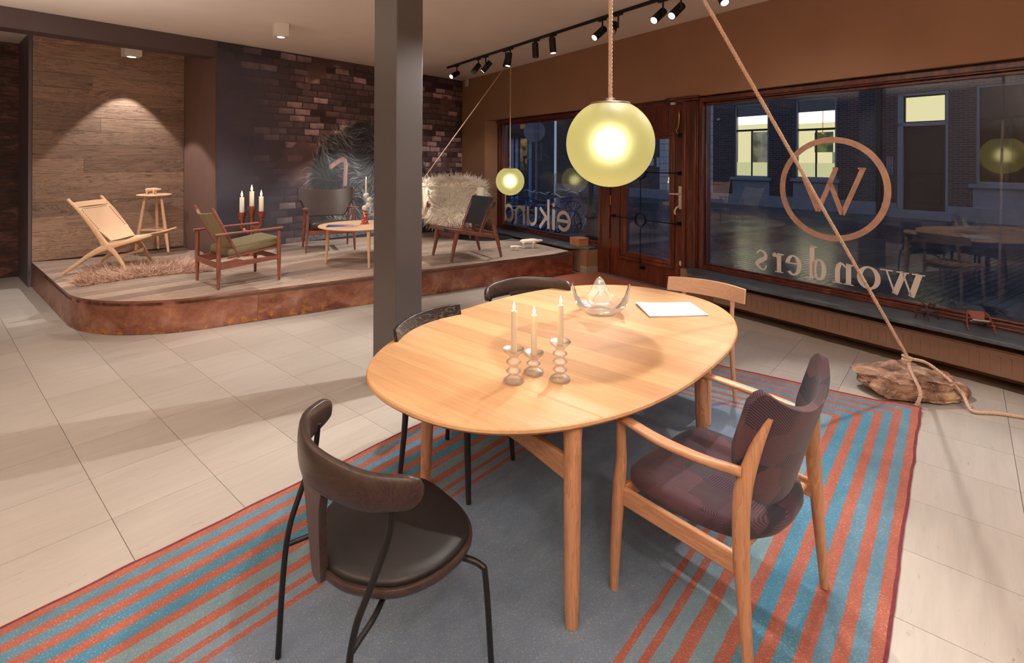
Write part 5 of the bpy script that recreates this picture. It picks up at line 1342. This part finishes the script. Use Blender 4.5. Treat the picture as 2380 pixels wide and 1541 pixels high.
# fur by tapered blades
def furmesh(name, roots, dirs, length, width, mat, parent=None, curl=.5, seed=1, kind='stuff'):
    r = np.random.default_rng(seed); N = len(roots); L_ = length*(.6+.8*r.random(N))[:, None]
    d = dirs/np.linalg.norm(dirs, axis=1, keepdims=True); side = np.cross(d, r.normal(size=(N, 3))); side /= np.linalg.norm(side, axis=1, keepdims=True)
    bend = r.normal(size=(N, 3))*curl+np.array([0, 0, -.35*curl]); P = []
    for k, (f, w_) in enumerate(((0, 1), (.38, .85), (.74, .55))):
        c_ = roots+d*L_*f+bend*L_*f*f*.5; P += [c_-side*width*w_/2, c_+side*width*w_/2]
    P.append(roots+d*L_+bend*L_*.5)
    V = np.stack(P, 1).reshape(-1, 3); b = np.arange(N)[:, None]*7
    q = np.concatenate([b+np.array([0, 1, 3, 2]), b+np.array([2, 3, 5, 4])]); t_ = b+np.array([4, 5, 6])
    me = bpy.data.meshes.new(name); me.vertices.add(len(V)); me.vertices.foreach_set('co', V.astype(np.float32).ravel())
    li = np.concatenate([q.ravel(), t_.ravel()]); ls = np.concatenate([np.arange(len(q))*4, len(q)*4+np.arange(len(t_))*3])
    me.loops.add(len(li)); me.loops.foreach_set('vertex_index', li.astype(np.int32)); me.polygons.add(len(ls)); me.polygons.foreach_set('loop_start', ls.astype(np.int32)); me.update(calc_edges=True)
    me.polygons.foreach_set('use_smooth', [True]*len(me.polygons))
    o = link_mesh(name, me, mat, parent); o['kind'] = kind; return o
def m_fur(name, stops, sc):
    t = NT(name); v = t.coord((1, 1, 1), jitter=False); a = t.noise(v, sc, 4, .7); rn = t.n('NewGeometry').outputs['Random Per Island']
    return t.fin(t.ramp(t.math('ADD', t.math('MULTIPLY', a, .65), t.math('MULTIPLY', rn, .35)), stops), .85, **{'Specular IOR Level': .2})
# 3 hide on the deck
ho = [(-4.56, 5.47), (-4.80, 5.80), (-4.95, 6.08), (-5.10, 6.40), (-4.91, 6.55), (-4.61, 6.62), (-4.26, 6.80), (-3.93, 6.66), (-3.72, 6.45), (-3.62, 6.18), (-3.84, 6.08), (-4.08, 5.95), (-4.19, 5.86), (-4.30, 5.71), (-4.38, 5.62), (-4.45, 5.50)]
ol = closed_spline(ho, 3); hb = MB().prism(ol, ZP+.001, ZP+.008)
hide = hb.build('fur_hide', plain('hide_skin', S(150, 118, 100), .9, var=.2, scale=8)); tag(hide, 'brown-pink animal hide spread on the deck under the leather sling chair', 'hide')
from mathutils.geometry import tessellate_polygon
bx0 = np.array(ol).min(0); bx1 = np.array(ol).max(0)
def inpoly(x, y, P):
    c_ = False; n = len(P); j = n-1
    for i in range(n):
        if (P[i][1] > y) != (P[j][1] > y) and x < (P[j][0]-P[i][0])*(y-P[i][1])/(P[j][1]-P[i][1])+P[i][0]: c_ = not c_
        j = i
    return c_
rs = np.random.default_rng(9); rt_ = []
while len(rt_) < 9000:
    x, y = rs.uniform(bx0, bx1)
    if inpoly(x, y, ol): rt_.append((x, y, ZP+.007))
rt_ = np.array(rt_); ctr = np.array([-4.3, 6.15, 0]); dd = rt_-ctr; dd[:, 2] = 0; dd /= np.linalg.norm(dd, axis=1, keepdims=True)+1e-6
dd = dd*.75+rs.normal(size=dd.shape)*.35; dd[:, 2] = np.abs(dd[:, 2])*.5+.32
furmesh('fur', rt_, dd, .085, .0065, m_fur('hide_fur', [(.25, S(150, 112, 98)), (.5, S(206, 170, 150)), (.75, S(232, 206, 190))], 5), hide, .7, 3)
# 4 olive armchair
ga = stand('lounge_chair', 'walnut armchair with olive green cushion and back, second from the left', 'lounge chair', (-3.028, 5.775), (.663, .748), LG)
OLIVE = plain('olive_wool', S(118, 106, 76), .85, var=.08, scale=20, bump=.15); OLIVED = plain('olive_leather_back', S(142, 128, 98), .5, var=.06, scale=5)
for s_ in (1, -1):
    x = s_*.312
    MB().tube([(x, -.31, .002), (x, -.31, .18), (x, -.31, .30), (x, -.31, .56)], [.014, .021, .0235, .019], 16).build('leg', WALNZ, ga)
    MB().tube([(x, .31, .002), (x, .31, .18), (x, .31, .30), (x, .31, .555)], [.014, .020, .022, .018], 16).build('leg', WALNZ, ga)
    MB().tube(spline([(x, -.345, .560), (x*1.01, -.20, .566), (x*1.02, .05, .572), (x*1.01, .25, .576), (x, .345, .580)], 4), lerps([(.026, .014), (.022, .013), (.022, .012), (.026, .013), (.029, .012)], 17), 12, sq=3).build('armrest', WALN, ga, smooth=50)
    MB().slab([(-.31, .20), (.31, .235), (.31, .275), (-.06, .272), (-.14, .30), (-.20, .285), (-.31, .275)], 0, x-.012, x+.012).build('side_rail', WALN, ga, bevel=.004)
    MB().tube([(s_*.262, -.09, .30), (s_*.262, -.155, .43), (s_*.262, -.25, .62), (s_*.262, -.335, .795), (s_*.262, -.352, .835)], [.015, .017, .017, .017, .011], 14).build('back_stile', WALN, ga)
MB().box(-.30, .30, -.322, -.298, .215, .27).box(-.30, .30, .298, .322, .22, .275).build('cross_rail', WALN, ga, bevel=.005)
def gback(u, v):
    q = 2*u-1; z = .33+.465*v-.03*(1-q*q)*v*v; y = -.10-.225*v-.055*(1-q*q)*(.6+.4*v); return (q*.268, y, z), Vector((-.4*q, .93, .4)).normalized()
MB().sheet(gback, 18, 12, .016).build('backrest', OLIVED, ga, smooth=70, bevel=.004)
def rrect(hx, y0, y1, r_): return [(x, y) for cx, cy, a in ((hx-r_, y1-r_, 0), (-hx+r_, y1-r_, pi/2), (-hx+r_, y0+r_, pi), (hx-r_, y0+r_, 3*pi/2)) for x, y in [(cx+r_*cos(a+k*pi/10), cy+r_*sin(a+k*pi/10)) for k in range(6)]]
mb = pad(MB(), rrect(.272, -.20, .365, .03), [(.95, 0), (.99, .010), (1, .03), (1, .055), (.985, .075), (.93, .088), (.6, .098), (.2, .10)])
mb.v = [(x, y, z+.335+.14*y) for x, y, z in mb.v]; mb.build('seat_cushion', OLIVE, ga, smooth=60)
MB().slab([(-.2, .295), (.345, .36), (.345, .378), (-.2, .318)], 0, -.27, -.245).slab([(-.2, .295), (.345, .36), (.345, .378), (-.2, .318)], 0, .245, .27).build('seat_frame', WALN, ga, bevel=.003)
# 5 black easy chair
bc_ = stand('lounge_chair', 'black leather easy chair with walnut arms standing before the mural', 'lounge chair', (-2.773, 7.877), (.454, -.891), LG)
BLK2 = plain('brown_black_leather', S(62, 52, 50), .32, var=.12, scale=4)
for s_ in (1, -1):
    MB().tube([(s_*.34, .30, .002), (s_*.325, .285, .30), (s_*.312, .27, .60)], [.013, .020, .018], 14).build('leg', WALNZ, bc_)
    MB().tube([(s_*.33, -.30, .002), (s_*.325, -.20, .30), (s_*.322, -.13, .60)], [.013, .020, .017], 14).build('leg', WALNZ, bc_)
    MB().tube(spline([(s_*.318, -.17, .60), (s_*.325, -.02, .612), (s_*.335, .16, .625), (s_*.352, .29, .632), (s_*.36, .36, .634)], 4), lerps([(.018, .016), (.022, .013), (.034, .011), (.052, .010), (.030, .008)], 17), 12, sq=2.8).build('armrest', WALN, bc_, smooth=50)
    MB().box(s_*.315-.012, s_*.315+.012, -.19, .275, .255, .31).build('side_rail', WALN, bc_, bevel=.005)
MB().box(-.31, .31, .262, .286, .25, .31).box(-.31, .31, -.20, -.178, .25, .30).build('cross_rail', WALN, bc_, bevel=.006)
def bshell(u, v):
    q = 2*u-1; a = abs(q); lowz = .475+.24*sm1(a, .52, .92); hiz = .865+.065*a**1.5-.03*max(0, (a-.9)/.1)**2
    z = lowz+(hiz-lowz)*v; x = .41*sin(q*1.05)/sin(1.05); y = -.20+.17*(1-cos(q*1.25))-(z-.5)*.22
    return (x, y, z), Vector((-sin(q*1.0), cos(q*1.0), .2)).normalized()
def sm1(x, a, b_): t_ = max(0, min(1, (x-a)/(b_-a))); return t_*t_*(3-2*t_)
MB().sheet(bshell, 28, 12, .034).build('backrest', BLK2, bc_, smooth=70, bevel=.012, seg=3)
mb = pad(MB(), rrect(.29, -.22, .31, .07), [(.9, 0), (.98, .012), (1, .04), (1, .075), (.96, .10), (.7, .115), (.3, .12)]); mb.v = [(x, y, z+.31+.08*y) for x, y, z in mb.v]
mb.build('seat_cushion', BLK2, bc_, smooth=60)
# 6 round coffee table with ball candlestick and booklet
CT = (-2.0, 6.915); CH = .48
ct = stand('coffee_table', 'round oak coffee table on the platform beside the column', 'coffee table', CT, (0, 1))
MB().lathe([(.40, CH-.03), (.50, CH-.026), (.535, CH-.014), (.54, CH-.008), (.535, CH-.001), (.52, CH), (.003, CH)], 64).build('tabletop', PALE, ct, smooth=40)
for x, y in ((.238, -.47), (-.407, -.164), (.17, .43)):
    MB().tube([(x, y, .001), (x*.97, y*.97, .2), (x*.93, y*.93, CH-.028)], [.014, .019, .024], 16).build('leg', PALEZ, ct)
p = at(848, 521, ZP+CH); cs = thing('candlestick', 'candlestick of stacked pale balls on a red marbled cone, on the coffee table', 'candlestick', tuple(p))
t = NT('red_marbled_glaze'); REDM = t.fin(t.ramp(t.noise(t.coord((1, 1, 1.6)), 26, 5, .7, 1.5), [(.35, S(128, 24, 36)), (.52, S(176, 60, 62)), (.6, S(220, 180, 140))]), .2)
MB().lathe([(.062, 0), (.060, .006), (.046, .012), (.028, .165), (.026, .172), (.003, .175)], 28).build('cone', REDM, cs)
sc_ = p[1]/F; MARB = plain('pale_marbled_ball', S(206, 208, 204), .25, var=.1, scale=10)
lastz = .17
for (u, v) in ((848, 483.5), (857, 476), (857.7, 464.5), (850.8, 454.5)):
    MB().ball(((u-848)*sc_, 0, (521-v)*sc_), .041, 20, 12).build('ball', MARB, cs)
candle((p[0]+2.6*sc_, p[1], ZP+CH+(521-450)*sc_), 33*sc_, .0125, 'lit ivory candle on the ball candlestick', 'lit candles on the platform', .4)
p = at(790, 526, ZP+CH); bk_ = thing('booklet', 'blue and violet booklet lying on the coffee table', 'booklet', tuple(p), radians(12))
t = NT('blue_violet_cover'); BV = t.fin(t.ramp(t.n('SeparateXYZ', {0: t.n('Mapping', {'Vector': t.n('TexCoord').outputs['Object'], 'Scale': (3, 1, 1), 'Location': (.5, 0, 0)}).outputs[0]}).outputs[0], [(.05, S(36, 52, 110)), (.35, S(58, 96, 150)), (.6, S(140, 90, 150)), (.95, S(210, 170, 180))]), .35)
MB().box(-.16, .16, -.12, .12, 0, .006).build('pages', MAGP, bk_); MB().box(-.162, .162, -.122, .122, .006, .0075).build('cover', BV, bk_)
# 7 copper candelabra
cd = thing('candelabra', 'copper pipe candelabra with three cups behind the olive armchair', 'candelabra', (aty(585, 500, 7.35)[0], 7.35, ZP+.001))
COPPIPE = plain('copper_pipe', S(176, 108, 84), .3, .95, var=.15, scale=12)
def cz__(v): return float(aty(585, v, 7.35)[2])-ZP
cups = []
for du, v in ((-.139, 494.5), (0.0, 480), (.133, 491.5)):
    zt = cz__(v); cups.append((du, zt)); g = MB()
    for ra, rb, z0, z1, nf in ((.052, .055, -.045, 0, 16), (.040, .043, -.10, -.045, 14)):
        g.prism([((rb if k % 2 else ra)*cos(2*pi*k/(2*nf))+du, (rb if k % 2 else ra)*sin(2*pi*k/(2*nf))) for k in range(2*nf)], zt+z0, zt+z1)
    g.build('cup', COPPIPE, cd, smooth=30)
zc_ = cups[0][1]-.30
MB().tube([(0, 0, .02), (0, 0, cups[1][1]-.09)], .030, 20).build('stem', COPPIPE, cd)
for du, zt in (cups[0], cups[2]):
    zb = zt-(.26 if du < 0 else .22)
    MB().tube([(du, 0, zt-.09), (du, 0, zb+.05)]+[(du*(1-.35*sin(a)), 0, zb+.05*(1-sin(a))) for a in (pi/4, pi/2)]+[(0, 0, zb)], .024, 16).build('arm', COPPIPE, cd)
    MB().tube([(du, 0, zb+.03), (du, 0, zb+.09)], .032, 16).tube([(du*.45, 0, zb), (du*.25, 0, zb)], .034, 16).build('elbow', COPPIPE, cd)
MB().lathe([(.16, 0), (.16, .012), (.05, .02), (.04, .06), (.03, .07)], 28).build('foot', COPPIPE, cd)
CLP = 'lit candles on the platform'
for (du, zt), vt, lab in zip(cups, (459, 445, 457), ('lit pillar candle in the left cup of the candelabra', 'lit pillar candle in the highest middle cup of the candelabra', 'lit pillar candle in the right cup of the candelabra')):
    candle((cd.location[0]+du, 7.35, ZP+zt+.002), float(aty(585, vt, 7.35)[2])-ZP-zt, .031, lab, CLP, .6)
# 8 black leather sling chair
hc = stand('lounge_chair', 'walnut low chair with black leather slings, by the small window', 'lounge chair', (-.6235, 7.30), (-.848, -.53), LG)
SADDLE = plain('black_saddle_leather', S(44, 44, 48), .36, var=.12, scale=6)
def Y2(a): return .385-a
for s_ in (1, -1):
    x = s_*.29
    MB().tube([(s_*.30, Y2(.0), .002), (s_*.292, Y2(.045), .2), (s_*.285, Y2(.09), .375)], [(.013, .017), (.017, .026), (.020, .030)], 12, up=(0, 1, 0), sq=3).build('leg', WALNZ, hc)
    MB().tube([(s_*.315, Y2(.755), .002), (s_*.312, Y2(.70), .22), (s_*.308, Y2(.66), .34), (s_*.302, Y2(.615), .55), (s_*.30, Y2(.60), .66)], [(.013, .016), (.016, .026), (.018, .030), (.016, .024), (.013, .018)], 12, up=(0, 1, 0), sq=3).build('leg', WALNZ, hc)
    MB().tube([(x, Y2(-.075), .425), (x, Y2(.1), .395), (x, Y2(.35), .345), (x, Y2(.67), .290)], [(.014, .020), (.016, .026), (.016, .027), (.014, .025)], 12, sq=3).build('seat_rail', WALN, hc)
    MB().tube([(s_*.275, Y2(.43), .325), (s_*.277, Y2(.52), .53), (s_*.28, Y2(.60), .70), (s_*.282, Y2(.66), .845)], [(.014, .024), (.015, .026), (.015, .024), (.012, .014)], 12, up=(0, 1, 0), sq=3).build('back_stile', WALNZ, hc)
MB().box(-.29, .29, Y2(.66)-.012, Y2(.66)+.012, .30, .35).box(-.285, .285, Y2(.085)-.011, Y2(.085)+.011, .30, .365).box(-.285, .285, Y2(-.06)-.011, Y2(-.06)+.011, .40, .435).build('cross_rail', WALN, hc, bevel=.004)
def hs(u, v): q = 2*u-1; a = -.075+.56*v; return (q*.305, Y2(a), .452-.205*(a+.075)+.0-.035*(1-q*q)-.0*q-.025*max(0, abs(q)-.93)/.07), Vector((0, .15, .98))
MB().sheet(hs, 18, 10, .007).build('leather_seat', SADDLE, hc, smooth=70)
def hb_(u, v): q = 2*u-1; a = .475+.165*v; return (q*.30, Y2(a)-.04*(1-q*q)+.012, .44+.385*v), Vector((-.2*q, .9, .38)).normalized()
MB().sheet(hb_, 16, 10, .007).build('leather_back', SADDLE, hc, smooth=70)
for s_ in (1, -1): MB().tube([(s_*.292, Y2(-.09), .428), (s_*.292, Y2(-.05), .42)], .026, 12).tube([(s_*.285, Y2(.66), .76), (s_*.282, Y2(.62), .70)], .021, 12).build('leather_sleeve', SADDLE, hc)
# 9 white shaggy chair on its round black base disc
fcx = np.array([-1.03, 9.12]); fch = stand('lounge_chair', 'large white long-haired sheepskin lounge chair in the corner by the window', 'lounge chair', fcx, (.10, -1), LG)
UND = plain('sheepskin_base', S(232, 220, 200), .9, var=.06)
def fback(u, v):
    q = (2*u-1)*1.45; z = .34+.63*v-.16*max(0, abs(2*u-1)-.35)**2*v*1.4
    R_ = .50-.05*(1-v); return (R_*1.0*sin(q), .20-R_*.92*cos(q)-.10*v, z), Vector((sin(q), -cos(q), 0)).normalized()
mb = MB().sheet(fback, 26, 10, .13); mb.build('backrest', UND, fch, smooth=80, bevel=.05, seg=3)
MB().ball((0, .08, .36), (.40, .40, .14), 28, 14).build('seat', UND, fch)
rs = np.random.default_rng(12); N1 = 9000; u, v = rs.random(N1), rs.random(N1)**.8
pts, drs = [], []
for a, b_ in zip(u, v):
    p, n_ = fback(a, b_); n_ = np.array(n_); out = 1 if rs.random() < .45 else -1
    pts.append(np.array(p)+n_*out*.063); drs.append(n_*out*.55+np.array([0, 0, .35 if b_ > .93 else -.55])+rs.normal(size=3)*.30)
for k in range(1500):
    a = rs.random(); p, n_ = fback(a, 1.0); n_ = np.array(n_); pts.append(np.array(p)+n_*rs.uniform(-.06, .06)); drs.append(np.array([0, 0, .6])+n_*rs.normal(0, .6)+rs.normal(size=3)*.3)
for k in range(4500):
    d = rs.normal(size=3); d /= np.linalg.norm(d); d[2] = abs(d[2]) if rs.random() < .75 else d[2]
    p = np.array([0, .08, .36])+d*np.array([.40, .40, .14]); pts.append(p); drs.append(d*np.array([.5, .5, .4])+np.array([0, .35, -.45])+rs.normal(size=3)*.3)
furmesh('fur', np.array(pts), np.array(drs), .115, .0085, m_fur('sheepskin', [(.2, S(226, 206, 184)), (.5, S(246, 234, 216)), (.8, S(255, 248, 236))], 6), fch, .6, 5)
for s_ in (1, -1):
    MB().tube(spline([(s_*.40, .02, .56), (s_*.42, .20, .58), (s_*.415, .30, .60), (s_*.40, .335, .58)], 4), lerps([(.02, .03), (.022, .05), (.022, .055), (.014, .04)], 13), 12, sq=3).build('armrest', WALN, fch)
    MB().tube([(s_*.30, .26, .002), (s_*.27, .18, .28)], [.016, .022], 12).build('leg', WALNZ, fch); MB().tube([(s_*.28, -.30, .002), (s_*.25, -.22, .28)], [.016, .022], 12).build('leg', WALNZ, fch)
p = at(1110, 548, ZP); dsc = MB().lathe([(.55, 0), (.55, .010), (.54, .013), (.003, .013)], 64); tag(dsc.build('floor_disc', plain('black_steel_disc', S(34, 34, 36), .45, .2), None, (-.50, 9.22, ZP+.0005)), 'thin black round disc on the deck beside the white sheepskin chair', 'disc')
# 10 oak box on the sill
pc = at(1345, 573, .373); pl_2, pr_ = at(1321, 569, .373), at(1367.5, 570.5, .373); e1_, e2_ = (pr_-pc), (pl_2-pc)
bx_ = thing('wooden_box', 'small oak box with sliding lid on the window sill left of the door', 'box', tuple(pc), math.atan2(e1_[1], e1_[0]))
w1_, w2_ = np.hypot(*e1_[:2]), np.hypot(*e2_[:2])
BOXW = wood('box_oak', S(206, 140, 94), S(176, 112, 72), 0, 1.5, .5, .6)
MB().box(0, w1_, 0, w2_, 0, .098).build('body', BOXW, bx_, bevel=.002); MB().box(-.004, w1_+.004, -.004, w2_+.004, .100, .116).build('lid', BOXW, bx_, bevel=.002)
MB().tube([(-.001, w2_*.5-.02, .062), (-.001, w2_*.5+.02, .062)], .003, 6).build('label_slot', WICK, bx_)
# 11 two miniature chairs on the big sill
ZS = .3665; MINI1 = plain('dark_brown_miniature', S(58, 34, 28), .4, var=.1); MINI2 = wood('red_walnut_miniature', S(140, 66, 46), S(96, 40, 30), 0, 4, .4, .8)
a_, b_, c_ = at(2128, 741, ZS), at(2155, 749, ZS), at(2185, 747.5, ZS); cm = (a_+c_)/2+np.array([.02, .035, 0])
mc = thing('miniature_chair', 'tiny dark brown model armchair with hoop arms on the big sill', 'model chair', (cm[0], cm[1], ZS), radians(25), 'model chairs on the sill')
for s_ in (1, -1):
    MB().tube(spline([(s_*.068, -.05, 0), (s_*.060, -.035, .07), (s_*.052, -.02, .115), (s_*.03, .02, .135), (s_*.02, .05, .155)], 4), .0045, 8).build('leg', MINI1, mc)
    MB().tube(spline([(s_*.066, .05, 0), (s_*.060, .04, .06), (s_*.056, .01, .11), (s_*.05, -.02, .118)], 4), .0042, 8).build('leg', MINI1, mc)
MB().tube(spline([(-.052, -.02, .116), (-.03, -.05, .122), (.03, -.05, .122), (.052, -.02, .116)], 4), .0045, 8).build('hoop', MINI1, mc)
MB().box(-.052, .052, -.045, .045, .066, .073).build('seat', MINI1, mc, bevel=.003)
cm = (at(2246, 760, ZS)+at(2322, 776, ZS))/2+np.array([.01, .045, 0])
mc = thing('miniature_chair', 'tiny reddish model lounge chair with pale seat on the big sill', 'model chair', (cm[0], cm[1], ZS), radians(150), 'model chairs on the sill')
for s_ in (1, -1):
    MB().tube(spline([(s_*.080, .095, 0), (s_*.076, .04, .05), (s_*.062, -.03, .105), (s_*.05, -.06, .118)], 4), [(.006, .006)]*13, 8).build('leg', MINI2, mc)
    MB().tube([(s_*.062, -.10, 0), (s_*.042, -.035, .06), (s_*.035, .0, .07)], .0065, 8).build('leg', MINI2, mc)
MB().sheet(lambda u, v: (((u-.5)*(.07+.04*v), -.02-.045*v, .052+.068*v), Vector((0, .8, .5))), 6, 4, .006).build('backrest', MINI2, mc)
MB().sheet(lambda u, v: (((u-.5)*.10, -.015+.10*v, .052+.032*v-.008*sin(pi*v)), Vector((0, -.2, 1))), 6, 6, .006).build('seat', plain('pale_canvas', S(200, 196, 186), .8), mc)
